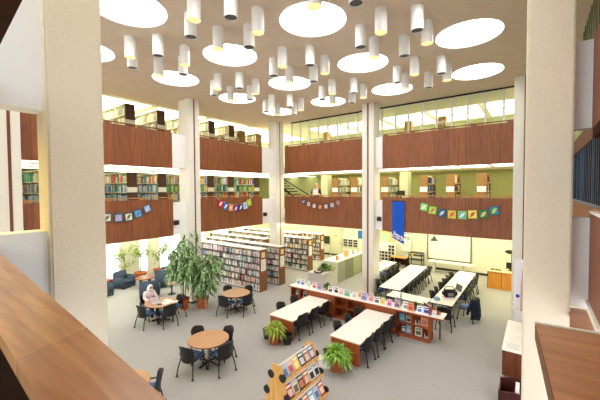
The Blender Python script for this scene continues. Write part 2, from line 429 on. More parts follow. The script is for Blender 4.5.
# outer walls
WX = -16.5
wins = [(2.6, 3.6), (4.3, 5.6), (5.9, 7.28), (8.2, 8.72), (9.3, 10.6), (11.2, 12.4), (13.0, 14.2), (14.9, 16.2)]
mb = MB(); mb.box(WX-.2, -1.2, 0, WX, 18.5, .06); mb.box(WX-.2, -1.2, 2.45, WX, 18.5, LFB+.02)
prev = -1.2
for a, b_ in wins+[(18.5, 18.5)]:
    mb.box(WX-.2, prev, .06, WX, a, 2.45); prev = b_
struct(mb.build('wall_left', CREAM), 'cream outer wall with tall windows behind the armchairs', 'wall')
for k, (a, b_) in enumerate(wins):
    o = bpy.data.objects.new('window_%d' % (k+1), None); C.objects.link(o); o.location = (WX-.1, (a+b_)/2, .06)
    struct(o, 'tall bright window, number %d along the lounge wall' % (k+1), 'window'); w = (b_-a)/2; H = 2.39
    m = MB(); m.box(-.04, -w, 0, .04, -w+.05, H).box(-.04, w-.05, 0, .04, w, H).box(-.04, -w, 0, .04, w, .05).box(-.04, -w, H-.05, .04, w, H).box(-.03, -w, .95, .03, w, 1.0)
    m.build('window_frame', WMETAL, o)
    MB().box(-.006, -w+.05, .05, .006, w-.05, H-.05).build('pane', GLASS, o)
mb = MB(); mb.box(-16.5, 18.3, 0, 1.4, 18.5, LFB+.02); struct(mb.build('wall_back', CREAM), 'cream ground floor back wall with whiteboard', 'wall')
mb = MB(); mb.box(.95, 8.2, 0, 1.15, 18.3, LFB+.02); struct(mb.build('wall_right', CREAM), 'cream ground floor wall beside the podium', 'wall')
mb = MB(); mb.box(-16.5, 18.24, 0, 1.0, 18.3, .1); struct(mb.build('baseboard_back', BLACK), 'black skirting along the back wall', 'skirting')
mb = MB(); mb.box(WX-.15, -1.2, F2, WX, 18.5, UFB+.02); mb.box(WX-.15, -1.2, F3, WX, 18.5, CZ)
struct(mb.build('wall_left', CREAM), 'cream wall behind the gallery bookcases', 'wall')
mb = MB(); mb.box(-16.5, 16.6, F2, 1.3, 16.75, UFB+.02); struct(mb.build('wall_back', GREEN), 'olive green back wall of the middle gallery', 'wall')
mb = MB(); mb.box(-16.5, 18.3, F3, 1.4, 18.45, CZ); struct(mb.build('wall_back', PGREEN), 'pale green back wall of the upper gallery', 'wall')
mb = MB(); mb.box(.9, 12.5, F2, 1.05, 16.6, UFB+.02); mb.box(.9, 12.5, F3, 1.05, 18.3, CZ); struct(mb.build('wall_right', GREEN), 'green side wall at the end of the far galleries', 'wall')

# the gallery the camera stands in; unseen, added to block daylight from behind
m = MB(); m.box(-10.9, -3.0, LFB+.02, 1.5, .16, F2); struct(m.build('floor', CARPET), 'floor of the gallery at the camera', 'floor')
m = MB(); m.box(-10.9, -3.0, UFB+.02, 1.5, -.32, F3); struct(m.build('ceiling', SLABC), 'slab over the gallery at the camera', 'ceiling')
m = MB(); m.box(-10.9, -3.15, F2, 1.5, -3.0, UFB+.02); struct(m.build('wall_front', CREAM), 'unseen cream wall added behind the camera to block daylight', 'wall')
# light fittings of the galleries
def troffer(name, lab, x0, y0, x1, y1, z, mat, grp):
    t = thing(name, lab, 'ceiling light', ((x0+x1)/2, (y0+y1)/2, z), 0, grp); hx, hy = (x1-x0)/2, (y1-y0)/2
    MB().box(-hx, -hy, -.01, hx, hy, 0).build('housing', WMETAL, t)
    MB().box(-hx+.03, -hy+.03, -.022, hx-.03, hy-.03, -.01).build('diffuser', mat, t)
    return t
for k in range(7):
    troffer('ceiling_troffer', 'long lit ceiling panel of the upper gallery above its bookcases', -15.9, -.8+2.7*k, -12.75, 1.6+2.7*k, CZ, FLUO, 'lit panels above the upper gallery bookcases')
for k in range(7):
    for q, xx in enumerate((-11.75, -13.2, -14.7)):
        troffer('ceiling_troffer', 'lit ceiling strip under the upper gallery above the middle bookcases', xx, -.8+2.7*k, xx+.7, 1.7+2.7*k, UFB+.02, FLUOL, 'lit strips above the middle gallery bookcases')
for k in range(10):
    troffer('ceiling_troffer', 'lit square ceiling panel just behind the far upper gallery front', -10.3+1.0*k, 12.75, -9.4+1.0*k, 14.0, UFB+.02, FLUOB, 'lit panels behind the far upper gallery front')
for k in range(2):
    for q in range(5):
        troffer('ceiling_troffer', 'bright ceiling panel of the glazed upper room', -10.6+2.2*q, 15.0+1.5*k, -8.6+2.2*q, 16.3+1.5*k, CZ, FLUOU, 'bright panels of the glazed upper room')

# upper room glazing
GY = 13.2
mul = [-10.31, -9.76, -9.2, -8.66, -8.11, -7.59, -7.03, -6.53, -5.95, -5.39, -4.8, -4.26, -3.72, -3.18, -2.62, -2.08, -1.52, -.96]
o = bpy.data.objects.new('window_20', None); C.objects.link(o); o.location = (-5.6, GY, F3); struct(o, 'long glazed screen of the upper room above the far gallery', 'window')
H = CZ-F3
m = MB()
for x in mul: m.box(x+5.6-.03, -.04, 0, x+5.6+.03, .04, H)
m.box(mul[0]+5.6, -.04, H-.06, mul[-1]+5.6, .04, H).box(mul[0]+5.6, -.04, 0, mul[-1]+5.6, .04, .06)
m.build('window_frame', WMETAL, o)
for a, b_ in zip(mul[:-1], mul[1:]): MB().box(a+5.6+.03, -.006, .06, b_+5.6-.03, .006, H-.06).build('pane', GLASS, o)
struct(MB().box(mul[0], GY-.09, CZ-.05, .6, GY-.05, CZ).build('trim_60', BLACKM), 'dark channel along the top of the glazed screen', 'trim')

# ------------------------------------------------------------------ near woodwork
def slanted_board(pts, z0, z1, name, mat, parent):
    return MB().prism(pts, 'z', z0, z1).build(name, mat, parent)
cap = thing('gallery_ledge', 'long varnished wooden ledge running across the lower left corner', 'ledge', (-2, .45, 3.85))
def L(p): return (p[0]+2, p[1]-.45)
A, B_, Cc, D = (-5.2, .735), (-5.2, .44), (-1.33, .245), (-1.42, .425)
slanted_board([L((-5.2, .44)), L((-1.24, .243)), L((-1.32, .458)), L((-5.2, .735))], -.05, 0, 'ledge_board', CAP, cap)
CAP2 = wood('varnished_cap_wood_redder', (142, 84, 40), (192, 128, 70), .26, (.35, 5, 5), spec=.5)
slanted_board([L((-1.24, .243)), L((-.02, .185)), L((-.02, .355)), L((-1.32, .458))], -.05, 0, 'ledge_board', CAP2, cap)
MB().prism([L((-5.2, .46)), L((-.03, .20)), L((-.03, .34)), L((-5.2, .70))], 'z', -1.1, -.05).build('parapet_panel', flat('shade_darkened_wood', (34, 18, 12), .95, 0, .05), cap)  # panel colour darkened to put the shade behind the ledge into it
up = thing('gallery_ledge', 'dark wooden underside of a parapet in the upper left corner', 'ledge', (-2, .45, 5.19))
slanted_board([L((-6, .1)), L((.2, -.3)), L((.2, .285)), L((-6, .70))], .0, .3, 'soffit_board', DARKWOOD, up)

led = thing('gallery_ledge', 'brown wooden ledge top in front of the nearest right stucco pillar', 'ledge', (0, 1, 3.85))
MB().prism([(.004, .45), (.94, .565), (.94, -.9), (.105, -.9)], 'z', -.045, 0).build('ledge_board', CAPY, led)
MB().prism([(.001, .45), (.006, .45), (.107, -.9), (.102, -.9)], 'z', -.055, -.002).build('edge_strip', BCASE, led)
MB().prism([(.0, .45), (.94, .565), (.94, .575), (.0, .46)], 'z', -.03, .006).build('edge_strip', WMETAL, led)
MB().prism([(.09, .3), (.16, .3), (.2, -.9), (.14, -.9)], 'z', -.745, -.045).build('side_panel', CHROME, led)
MB().tube([(.07, .12, -.745), (.07, .12, -.045)], .012).build('post', CHROME, led)
o = MB().prism([(.41, 6.15), (.6, 6.15), (.6, 4.6), (.32, 4.6)], 'z', 2.52, 2.585).build('trim_61', CAPY); struct(o, 'wooden shelf board under the middle gallery beside the near pillar', 'trim')
o = MB().box(.60, 1.6, 2.655, .625, 6.2, 2.69).box(.59, 1.6, 2.70, .62, 6.2, 2.715).build('trim_62', WMETAL); struct(o, 'pale metal trim along the near gallery front', 'trim')
o = MB().box(.6, 1.6, 4.0, .8, 6.2, 4.03).build('trim_63', WMETAL); struct(o, 'white ledge strip on top of the near gallery front', 'trim')
o = MB().box(.63, 1.6, UFB-.12, .8, 6.2, UFB+.02).build('trim_64', DARKWOOD); struct(o, 'dark soffit strip above the blue slats', 'trim')
bl = thing('slat_screen', 'dark blue vertical slat screen at the near gallery opening', 'screen', (.78, 3.9, 4.03))
m = MB()
for k in range(121): m.box(-.012-.012*(k % 3), -2.3+.08*k, .06, .03, -2.3+.08*k+.05, 1.155, random.choice((0, 0, 1, 2, 3)))
m.build('slats', [BLINDB, flat('slat_blue', (46, 66, 104), .5), flat('slat_black', (16, 18, 26), .5), flat('slat_teal', (52, 88, 112), .5)], bl); MB().box(.0, -2.3, -.92, .03, 7.4, -.0).build('lower_panel', PANEL, bl); MB().box(-.02, -2.3, .0, .03, 7.4, .06).build('bottom_rail', flat('blue_grey_rail', (92, 108, 128), .4), bl)
bl = thing('slat_screen', 'grey green vertical slat blind above the near upper gallery front', 'screen', (.8, 3.9, UFT))
m = MB()
for k in range(52): m.box(-.012+(k % 2)*.02, -2.3+.16*k, .0, .01+(k % 2)*.02, -2.3+.16*k+.13, CZ-UFT, random.choice((0, 0, 1, 2)))
m.build('slats', [BLINDG, flat('slat_green', (84, 100, 70), .6), flat('slat_tan', (140, 130, 96), .6)], bl)
struct(MB().box(.75, -1.2, LFB+.02, 1.5, 12.2, F2).box(.75, -1.2, UFB+.02, 1.5, 12.2, F3).build('floor', wood('brown_soffit', (96, 58, 36), (120, 76, 48), .7)), 'gallery floors on the near right', 'floor')
struct(MB().box(.95, -1.2, F2, 1.1, 12.4, CZ).build('wall_right', GREEN), 'wall behind the near right gallery', 'wall')

# ================================================================== BOOKS (shared)
SPINES = {'cream': (226, 214, 190), 'white': (238, 236, 232), 'blue': (104, 128, 176), 'red': (196, 92, 84), 'grey': (168, 170, 176), 'black': (76, 74, 80), 'green': (100, 146, 112), 'lilac': (190, 178, 208), 'tan': (206, 172, 132), 'teal': (104, 166, 174)}
WEIGHTS = [('cream', 5), ('white', 6), ('blue', 3), ('red', 2), ('grey', 3), ('black', 2), ('green', 1), ('lilac', 3), ('tan', 2), ('teal', 1)]
BAG = [n for n, w in WEIGHTS for _ in range(w)]
VIV = [(226, 110, 50), (214, 60, 44), (236, 190, 70), (60, 120, 180), (60, 160, 180), (90, 160, 90), (236, 232, 222), (190, 200, 214), (40, 60, 110), (240, 150, 80), (150, 170, 210), (230, 214, 180)]
COOL = [(214, 220, 226), (190, 204, 222), (150, 180, 206), (100, 140, 180), (226, 226, 214), (90, 150, 150), (60, 90, 140), (210, 214, 200)]
GRN = [(90, 160, 90), (60, 140, 110), (60, 110, 150), (230, 226, 200), (120, 180, 130), (226, 200, 90)]
stuffbooks = MB()
def rowbooks(p0, dirv, outv, length, z, pal, hmax, gap=.12, tmin=.035, tmax=.065, skip=()):
    """stuff books along dirv starting at p0; spines face outv"""
    d = Vector(dirv); o_ = Vector(outv); t = 0
    while t < length-.04:
        w = random.uniform(tmin, tmax)
        if any(abs(p0[0]+dirv[0]*(t+w/2)-u) < w/2+.012 for u in skip): t += .012; continue
        if random.random() < gap*.35: t += random.uniform(.1, .3); continue
        h = hmax*random.uniform(.72, 1); dep = random.uniform(.0, .02)
        a = Vector(p0)+d*t-o_*dep; b_ = a+d*min(w*.94, length-t); c = lin(random.choice(pal))
        bk = -o_*.14
        q = [a, b_, b_+bk, a+bk]; vs = [(*v.xy, z) for v in q]+[(*v.xy, z+h) for v in q]
        stuffbooks.add(vs, [(0, 1, 5, 4), (1, 2, 6, 5), (3, 0, 4, 7)], 0, False, c)
        stuffbooks.add(vs, [(4, 5, 6, 7)], 0, False, lin((236, 230, 214)))
        t += w
GENERAL = [SPINES[n] for n in BAG]

# ================================================================== GROUND FLOOR BOOKCASES
book_proto = {}
for n, rgb in SPINES.items():
    for hgt in (.19, .225):
        m = MB(); m.box(-.019, 0, 0, .019, .15, hgt, 0).box(-.0165, .004, hgt, .0165, .146, hgt+.001, 1)
        m.box(-.0195, -.0006, hgt*.68, .0195, 0, hgt*.78, 1)
        book_proto[(n, hgt)] = m.build('library_book', [col(rgb), col((236, 230, 216))])
for o in book_proto.values(): C.objects.unlink(o)
CREAMV = [(226, 206, 130), (214, 196, 140), (236, 224, 180), (196, 170, 110), (150, 140, 90), (230, 214, 160)]
SHELFB = flat('dark_shelf_edge', (74, 58, 50), .6)
SHN = ['top', 'second', 'third', 'fourth', 'fifth', 'bottom']
def ground_case(xl, xr, y, H, depth, label, grp, nb_x=None, bookfrom='y0', lvls=6, whichrow=None, paper=True):
    """double-sided bookcase along x; the -y face is towards the camera; end panel at xr"""
    t = thing('bookcase', label, 'bookcase', (xr, y+depth/2, 0), 0, grp); Lx = xr-xl; hd = depth/2
    MB().box(-.03, -hd, .0, 0, hd, H).build('end_panel', BCASE, t)
    MB().box(-Lx, -hd, 0, -Lx+.03, hd, H).build('end_panel', BCASE, t)
    MB().box(-Lx, -hd-.01, H, .005, hd+.01, H+.03).build('top', WHITE, t)
    MB().box(-Lx+.03, -.012, .05, -.03, .012, H).build('back_panel', col((206, 196, 180)), t)
    MB().box(-Lx+.03, -hd+.03, 0, -.03, hd-.03, .07).build('plinth', BLACK, t)
    zs = [.07+(H-.1)*k/lvls for k in range(lvls)]
    for z in zs:
        m = MB(); m.box(-Lx+.03, -hd, z, -.03, hd, z+.018).box(-Lx+.03, -hd-.004, z-.022, -.03, -hd, z+.018); m.build('shelf', SHELFB if z > .1 else col((232, 226, 214)), t)
    n = int(Lx/.95)
    for k in range(1, n+1): MB().box(-Lx*k/(n+1)-.008, -hd+.01, .07, -Lx*k/(n+1)+.008, hd-.01, H).build('upright', col((196, 180, 160)), t)
    ups = [xr-Lx*k/(n+1) for k in range(1, n+1)]
    if paper:
        s = MB().box(0, -.10, H-.33, .012, .08, H-.12, 0).box(.012, -.08, H-.31, .013, .06, H-.14, 1).build('label_holder', [WHITE, col((236, 206, 96))], t)
        m = MB().box(0, -.14, H-.92, .006, .14, H-.42, 0)
        for k in range(7): m.box(.006, -.11, H-.88+.06*k, .007, .09-.03*(k % 3), H-.865+.06*k, 1)
        m.build('notice_sheet', [WHITE, col((150, 160, 190))], t)
        MB().box(0, -.03, H-1.06, .006, .05, H-.96).build('red_tag', col((214, 60, 70)), t)
    return zs, (H-.1)/lvls, ups
# front bookcase and its neighbours: (left end, right end, front y)
CASES = [(-14.2, -9.4, 9.76, 1.8, .43, 'long white-topped bookcase nearest the round tables, front of the rows'),
         (-14.6, -9.37, 11.0, 1.75, .42, 'second long bookcase, just behind the front one'),
         (-16.0, -11.5, 12.3, 1.75, .42, 'third bookcase row, ending behind the corner pillar'),
         (-16.0, -9.72, 13.75, 1.75, .45, 'fourth bookcase row, its end panel beyond the corner pillar'),
         (-16.0, -11.4, 15.1, 1.75, .42, 'fifth bookcase row, hidden end behind the fourth'),
         (-16.0, -10.64, 16.4, 1.6, .42, 'last bookcase row before the back wall')]
for r, (xl, xr, y, H, dep, lab) in enumerate(CASES):
    zs, ph, ups = ground_case(xl, xr, y, H, dep, lab, 'rows of bookcases on the ground floor', paper=(r not in (2, 4)))
    for k, z in enumerate(zs):
        zz = z+.019; sh = SHN[len(zs)-1-k]
        if r in (0, 1):
            n = 36 if r == 0 else 9; pitch = .041; x = xr-.06
            for q in range(n):
                if any(abs(x-u) < .032 for u in ups): x -= .062; continue
                if random.random() < .05: x -= random.uniform(.05, .12); continue
                nm = random.choice(BAG); hgt = random.choice((.19, .225)) if ph > .27 else .19
                o = book_proto[(nm, hgt)].copy(); C.objects.link(o); o.location = (x, y+random.uniform(.0, .02), zz)
                if random.random() < .08: o.rotation_euler.y = -.12
                which = 'front' if r == 0 else 'second'
                lb = '%s-spined library book on the %s shelf of the %s bookcase near its end panel' % (nm, sh, which)
                tag(o, lb, 'book', '%s-spined books on %s shelf, %s bookcase end' % (nm, sh, which))
                x -= pitch
            rowbooks((x, y+.01, 0), (-1, 0, 0), (0, -1, 0), (x-xl-.1) if r == 0 else 2.4, zz, GENERAL, .25 if k == 5 else .225, skip=ups)
            if r == 1 and k >= 4: rowbooks((x-2.4, y+.01, 0), (-1, 0, 0), (0, -1, 0), x-2.4-xl-.1, zz, GENERAL+CREAMV, .26, skip=ups)
        elif r in (3, 5) or k >= 4:
            rowbooks((xr-.06, y+.01, 0), (-1, 0, 0), (0, -1, 0), (xr-xl-.2) if k >= 4 else 2.2, zz, (GENERAL if k < 4 else GENERAL+CREAMV*2), .26 if k > 3 else .22, skip=ups)
# books lying along the tops of the rows behind are only odd ones
# ================================================================== GALLERY BOOKCASES
def gallery_case(x0, x1, y0, y1, z0, H, mat, label, grp, pals, lvls, side, face, labelz):
    """face 'x': end panel faces +x, books on the -y side;  'y': end panel faces -y, books on the +x side"""
    t = thing('bookcase', label, 'bookcase', ((x0+x1)/2, (y0+y1)/2, z0), 0, grp); hx, hy = (x1-x0)/2, (y1-y0)/2
    step = (H-.08)/lvls
    if face == 'x':
        MB().box(hx-.03, -hy, 0, hx, hy, H).build('end_panel', mat, t); MB().box(-hx, -hy, 0, -hx+.03, hy, H).build('end_panel', mat, t)
        MB().box(-hx, -.012, 0, hx-.03, .012, H).build('back_panel', col((222, 216, 190)), t)
        for k in range(lvls): MB().box(-hx+.03, -hy, .05+step*k, hx-.03, hy, .07+step*k).build('shelf', col((236, 232, 214)), t)
        MB().box(-hx, -hy, H-.03, hx-.03, hy, H).build('top', col((226, 222, 180)), t)
        MB().box(hx, -hy+.0, labelz-.1, hx+.012, hy-.0, labelz+.1).build('label_holder', col((226, 222, 210)), t)
        for k in range(lvls): rowbooks((x1-.05, y0+.01, 0), (-1, 0, 0), (0, -1, 0), min(3.3, x1-x0-.1), z0+.072+step*k, pals[k % len(pals)], step*.84, .05, .055, .11)
    else:
        MB().box(-hx, -hy, 0, hx, -hy+.03, H).build('end_panel', mat, t); MB().box(-hx, hy-.03, 0, hx, hy, H).build('end_panel', mat, t)
        MB().box(-.012, -hy+.03, 0, .012, hy, H).build('back_panel', col((210, 204, 170)), t)
        for k in range(lvls): MB().box(-hx, -hy+.03, .05+step*k, hx, hy-.03, .07+step*k).build('shelf', col((226, 222, 200)), t)
        MB().box(-hx*.96, -hy-.012, labelz-.11, hx*.9, -hy, labelz+.11).build('label_holder', WHITE, t)
        for k in range(lvls): rowbooks((x1-.01, y0+.06, 0), (0, 1, 0), (1, 0, 0), y1-y0-.1, z0+.072+step*k, pals[k % len(pals)], step*.8, .2, .045, .08)
    return t
mid_y = [(.6, .98), (2.0, 2.38), (3.3, 3.68), (4.55, 4.93), (5.81, 6.19), (7.05, 7.41), (8.28, 8.65), (9.5, 9.87), (10.74, 11.13), (12.6, 13.0)]
posn = ['seen beyond the near pillar, farthest along', 'seen left of the near stucco pillar', 'behind the near stucco pillar', 'just right of the near stucco pillar', 'above the bluest pennants', 'left beside the plant pillar', 'behind the plant pillar', 'first right of the plant pillar', 'second right of the plant pillar', 'at the corner']
for k, (a, b_) in enumerate(mid_y):
    pal = [COOL, COOL, COOL, COOL, VIV] if k in (4, 5) else ([GRN, GRN, COOL, VIV, GRN] if k < 3 else [VIV, COOL, VIV, GRN, VIV])
    gallery_case(-16.2, -12.5, a, b_, F2, 1.97, DBCASE, 'dark-ended bookcase on the middle gallery, %s' % posn[k], 'bookcases on the middle left gallery', pal, 5, None, 'x', 1.30)
CREAMB = [(226, 222, 196), (206, 206, 176), (190, 170, 130), (150, 140, 110), (236, 232, 214), (120, 130, 110), (214, 190, 120)]
up_y = [(3.25, 3.62), (4.5, 4.88), (5.8, 6.17), (7.06, 7.41), (8.4, 8.75), (9.64, 9.97), (10.87, 11.2)]
upn = ['hidden behind the near stucco pillar', 'just right of the near stucco pillar', 'left of the panel centre', 'left of the plant pillar', 'behind the plant pillar', 'first right of the plant pillar', 'second right of the plant pillar']
for k, (a, b_) in enumerate(up_y):
    gallery_case(-16.2, -12.5, a, b_, F3, 2.12, DBCASE, 'dark-ended bookcase on the upper gallery, %s' % upn[k], 'bookcases on the upper left gallery', [CREAMB], 5, None, 'x', 1.42)
for k, (a, b_) in enumerate([(11.54, 11.97), (12.8, 13.2)]):
    gallery_case(-16.2, -12.5, a, b_, F3, 1.95, TANC, 'tan-ended bookcase on the upper gallery near the corner, %s' % ['lower one', 'last one'][k], 'bookcases on the upper left gallery', [CREAMB], 5, None, 'x', 1.2)
# middle gallery, far side: ends face the hall
BLUEB = [(40, 60, 120), (60, 80, 140), (200, 200, 190), (30, 40, 80)]
BRNB = [(110, 60, 40), (226, 214, 190), (80, 50, 40), (160, 120, 80)]
WHB = [(226, 226, 210), (150, 160, 150), (90, 110, 100), (236, 232, 214)]
for k, (a, b_, pal, H, nm) in enumerate([(-9.05, -8.68, WHB, 1.87, 'with grey and white books behind the waiting person'), (-8.67+.0, -8.31, WHB, 1.88, 'first one right of the pale column'), (-7.56, -7.2, WHB, 1.88, 'second one right of the pale column'),
                                  (-5.95, -5.6, WHB, 1.86, 'half behind the central pillar'), (-4.17, -3.83, BLUEB, 1.88, 'with dark blue volumes'), (-3.09, -2.76, BRNB, 1.89, 'with brown and cream volumes'), (-1.94, -1.6, BRNB, 1.89, 'with a tall white notice on its end')]):
    if k == 0: continue
    gallery_case(a, b_, 14.5, 15.9, F2, H, TANC, 'tan-ended bookcase on the far middle gallery, %s' % nm, 'bookcases on the far middle gallery', [pal], 5, None, 'y', 1.25)
for (x0, x1, lab) in ((-9.38, -8.95, 'pale green column of the middle gallery beside the waiting person'), (-5.08, -4.68, 'pale green column of the middle gallery behind the monitor')):
    o = MB().rbox(x0, 14.5, F2, x1, 14.95, UFB+.02, .02).build('pillar', PGREEN); struct(o, lab, 'pillar')
mon = thing('computer_monitor', 'small black monitor below the pale column on the far middle gallery', 'monitor', (-4.87, 14.1, F2))
MB().box(-.2, -.2, .82, .2, .2, .86).box(-.18, -.18, 0, -.14, -.14, .82).box(.14, -.18, 0, .18, -.14, .82).box(-.18, .14, 0, -.14, .18, .82).box(.14, .14, 0, .18, .18, .82).build('stand', BLACK, mon)
MB().rbox(-.17, -.03, .95, .17, .03, 1.2, .01).build('screen', BLACK, mon)
MB().box(-.03, -.03, .86, .03, .03, .96).build('neck', BLACK, mon)
# staircase in the far corner of the middle gallery
st = thing('staircase', 'open staircase with black handrail in the corner of the middle gallery', 'staircase', (-10.3, 14.6, F2))
for k in range(11):
    MB().box(-.15-.27*k, -.1, .17*k+.12, .2-.27*k, .9, .17*k+.17).build('tread', BLACKM, st)
MB().tube([(.45, -.2, .85), (-1.9, -.2, 2.05)], .03).build('handrail', BLACKM, st)
MB().prism([(.3, .0), (.45, .0), (-2.6, 2.05), (-2.75, 2.0)], 'y', -.14, -.1).build('stringer', BLACKM, st)
m = MB()
for k in range(8): m.box(.1+.22*k, 1.5, 0, .13+.22*k, 1.53, 2.07)
m.build('baluster', flat('olive_metal', (110, 112, 70), .5), st)
# upper glazed room
cab = [(-9.4, 'first one from the corner'), (-8.0, 'second one from the corner'), (-4.9, 'third one, past the central pillar'), (-3.4, 'fourth one, mid screen'), (-2.0, 'fifth one, by the white disc')]
for k, (x, nm) in enumerate(cab):
    t = thing('storage_cabinet', 'cream low cabinet in the glazed upper room, %s' % nm, 'cabinet', (x, 15.2, F3+.004), 0, 'cream cabinets in the glazed upper room')
    MB().rbox(-.5, -.2, 0, .5, .2, 1.55, .01).build('carcass', col((226, 214, 160)), t)
    for s_ in (-1, 1):
        d = MB().box(s_*.25-.23, -.22, .06, s_*.25+.23, -.2, 1.5).build('door', col((236, 226, 176)), t)
        MB().box(s_*.05-.01, -.235, .7, s_*.05+.01, -.22, .85).build('handle', CHROME, d)
    if k in (0, 2, 3): tag(MB().rbox(x-.16, 15.05, F3+1.55, x+.16, 15.35, F3+1.98, .01).build('cardboard_box', col((214, 172, 96))), 'tan box standing on the cream cabinet, %s' % nm, 'box', 'tan boxes in the glazed upper room')
reflection_disc = thing('round_table', 'white disc on a stem, added behind the glass as a skylight reflection', 'table', (-1.55, 14.3, F3+.004))  # disc added to stand in for a skylight reflected in the glass
MB().lathe([(.62, 1.0), (.64, 1.02), (.64, 1.05), (.62, 1.06)], n=32).build('tabletop', WHITE, reflection_disc); MB().lathe([(.25, 0), (.25, .03), (.04, .06), (.04, 1.0)], n=16).build('pedestal', CHROME, reflection_disc)

# ================================================================== CHAIRS
def make_chair():
    t = thing('chair', '-', 'chair', (0, 0, 0))
    m = MB(); m.rbox(-.2, -.19, .355, .2, .21, .375, .012); m.build('seat_shell', BLACK, t)
    MB().rbox(-.185, -.16, .375, .185, .2, .415, .02).build('seat', BLUEPAD, t)
    m = MB(); n = 9; vs = []; fs = []
    for i in range(n+1):
        a = (i/n-.5)*1.9; rx = .24
        for j, (z, q) in enumerate(((.33, 0), (.45, -.005), (.6, -.03), (.70, -.055), (.715, -.06))):
            sh = 1 if j < 4 else .93
            x = rx*math.sin(a)*sh*(1.0 if j else .9); y = -.04-.19*math.cos(a)+q
            vs.append((x, y, z-(.05*abs(i/n-.5)*2 if j >= 3 else 0)))
    base = len(vs)
    vs += [(x*.93, y+.022, z) for x, y, z in vs]
    for i in range(n):
        for j in range(4):
            a = i*5+j; fs += [(a, a+5, a+6, a+1), (base+a, base+a+1, base+a+6, base+a+5)]
        fs += [(i*5, base+i*5, base+i*5+5, i*5+5), (i*5+4, i*5+9, base+i*5+9, base+i*5+4)]
    for i in (0, n):
        for j in range(4): a = i*5+j; fs.append((a, a+1, base+a+1, base+a))
    m.add(vs, fs, 0, True); m.build('backrest', BLACK, t)
    for sx in (-1, 1):
        for y0, y1 in ((.16, .22), (-.17, -.25)):
            lg = MB().tube([(sx*.17, y0, .36), (sx*.2, y0+(y1-y0)*.6, .2), (sx*.215, y1, .03)], .013, 6).build('leg', BLACKM, t)
            MB().ell((sx*.215, y1, .022), (.024, .03, .022), n=8, m=5).build('foot', BLACK, lg)
        MB().tube([(sx*.19, -.14, .38), (sx*.225, -.15, .46), (sx*.225, .06, .475), (sx*.22, .12, .46)], .014, 6).build('armrest', BLACK, t)
    for c in t.children_recursive:
        c.data.transform(Matrix.Scale(1.08, 4))
    return t
chair0 = make_chair(); chair_used = False
def chair(x, y, face, label, jitter=0):
    """face = heading in degrees of the sitter (0 = +x, 90 = +y)"""
    global chair_used
    rz = math.radians(face-90+jitter)
    if not chair_used:
        chair_used = True; chair0.location = (x, y, 0); chair0.rotation_euler = (0, 0, rz); chair0['label'] = label; return chair0
    return dup(chair0, (x, y, 0), rz, label)

# ------------------------------------------------------------------ round tables
def round_table(x, y, label, rot=0):
    t = thing('round_table', label, 'table', (x, y, 0), rot, 'round reading tables')
    MB().lathe([(.45, .60), (.5, .605), (.505, .62), (.5, .635), (.49, .637)], n=48).build('tabletop', TABLEW, t)
    MB().lathe([(.502, .606), (.5075, .612), (.5075, .628), (.502, .634)], n=48, cap=False).build('edge_band', BCASE, t)
    MB().lathe([(.035, .04), (.035, .6)], n=16).build('column', CHROME, t)
    for k in range(4):
        a = PI/4+k*PI/2
        MB().tube([(0, 0, .07), (.3*math.cos(a), .3*math.sin(a), .03)], .025).build('foot', BLACKM, t)
    return t
RT = [(-10.04, 5.68, 'seated reader'), (-8.74, 7.82, 'bookcases'), (-6.58, 4.96, 'open carpet'), (-6.18, 3.2, 'varnished ledge')]
round_table(-10.04, 5.68, 'round wooden table with laptop where the person in white scarf sits')
round_table(-8.74, 7.82, 'empty round wooden table in front of the front bookcase', .4)
round_table(-6.58, 4.96, 'empty round wooden table alone in the middle of the carpet', .9)
round_table(-6.38, 2.78, 'round wooden table mostly hidden by the varnished ledge', .2)
D_ = .5
chair(-10.72, 5.62, 0, 'black chair under the person in the white headscarf')
chair(-10.02, 5.68-D_, 88, 'empty black chair beside the seated person, blue seat showing', 8)
chair(-10.04+D_, 5.62, 180, 'empty chair opposite the person in the headscarf, back to the carpet', -12)
chair(-9.88, 5.68+.42, 270, 'chair of the laptop table nearest the terracotta pot')
chair(-8.68, 7.82-D_, 92, 'chair at the bookcase-side table, back towards the window side of the hall', 10)
chair(-8.74+D_, 7.78, 180, 'chair at the bookcase-side table, back towards the planted white tables', -10)
chair(-8.74-.37, 7.92, 0, 'chair at the bookcase-side table, on the tall plant side')
chair(-8.66, 7.82+.36, 270, 'chair at the bookcase-side table, nearest the bookcase')
chair(-6.54, 4.96-D_, 92, 'lone carpet table chair, front left one with blue seat showing', 12)
chair(-6.58+D_, 4.95, 180, 'lone carpet table chair, front right one with back to the magazine rack', -8)
chair(-6.58-.36, 5.06, 0, 'lone carpet table chair, rear left one', 6)
chair(-6.5, 4.96+.36, 270, 'lone carpet table chair, rear right one', -6)
chair(-6.14, 3.15, 235, 'black chair at the table beside the varnished ledge')

# ================================================================== COUNTER AND WHITE TABLES
CF = 9.27
ct = thing('display_counter', 'long cherry wood display counter with books on its white top', 'counter', (-4.7, CF, 0))
def cl(x): return x+4.7
MB().box(cl(-7.42), -.03, .745, cl(-2.03), .5, .78).build('countertop', WHITE, ct)
MB().box(cl(-7.43), -.045, .735, cl(-2.02), -.03, .782).build('front_edge', CHERRY, ct)
MB().box(cl(-7.33), .36, 0, cl(-2.37), .4, .745).build('back_panel', CHERRY, ct)
for x in (-7.33, -6.95, -6.6, -5.47, -5.0, -4.33, -3.36, -2.88, -2.40):
    MB().box(cl(x)-.018, 0, .0, cl(x)+.018, .36, .745).build('divider', CHERRY, ct)
MB().box(cl(-7.33), .01, .04, cl(-2.38), .36, .075).build('bottom_shelf', CHERRY, ct)
for a, b_ in ((-7.31, -6.97), (-6.93, -6.62), (-5.45, -5.02), (-4.98, -4.35), (-3.34, -2.9), (-2.86, -2.42)):
    MB().box(cl(a), .01, .385, cl(b_), .36, .41).build('shelf', CHERRY, ct)
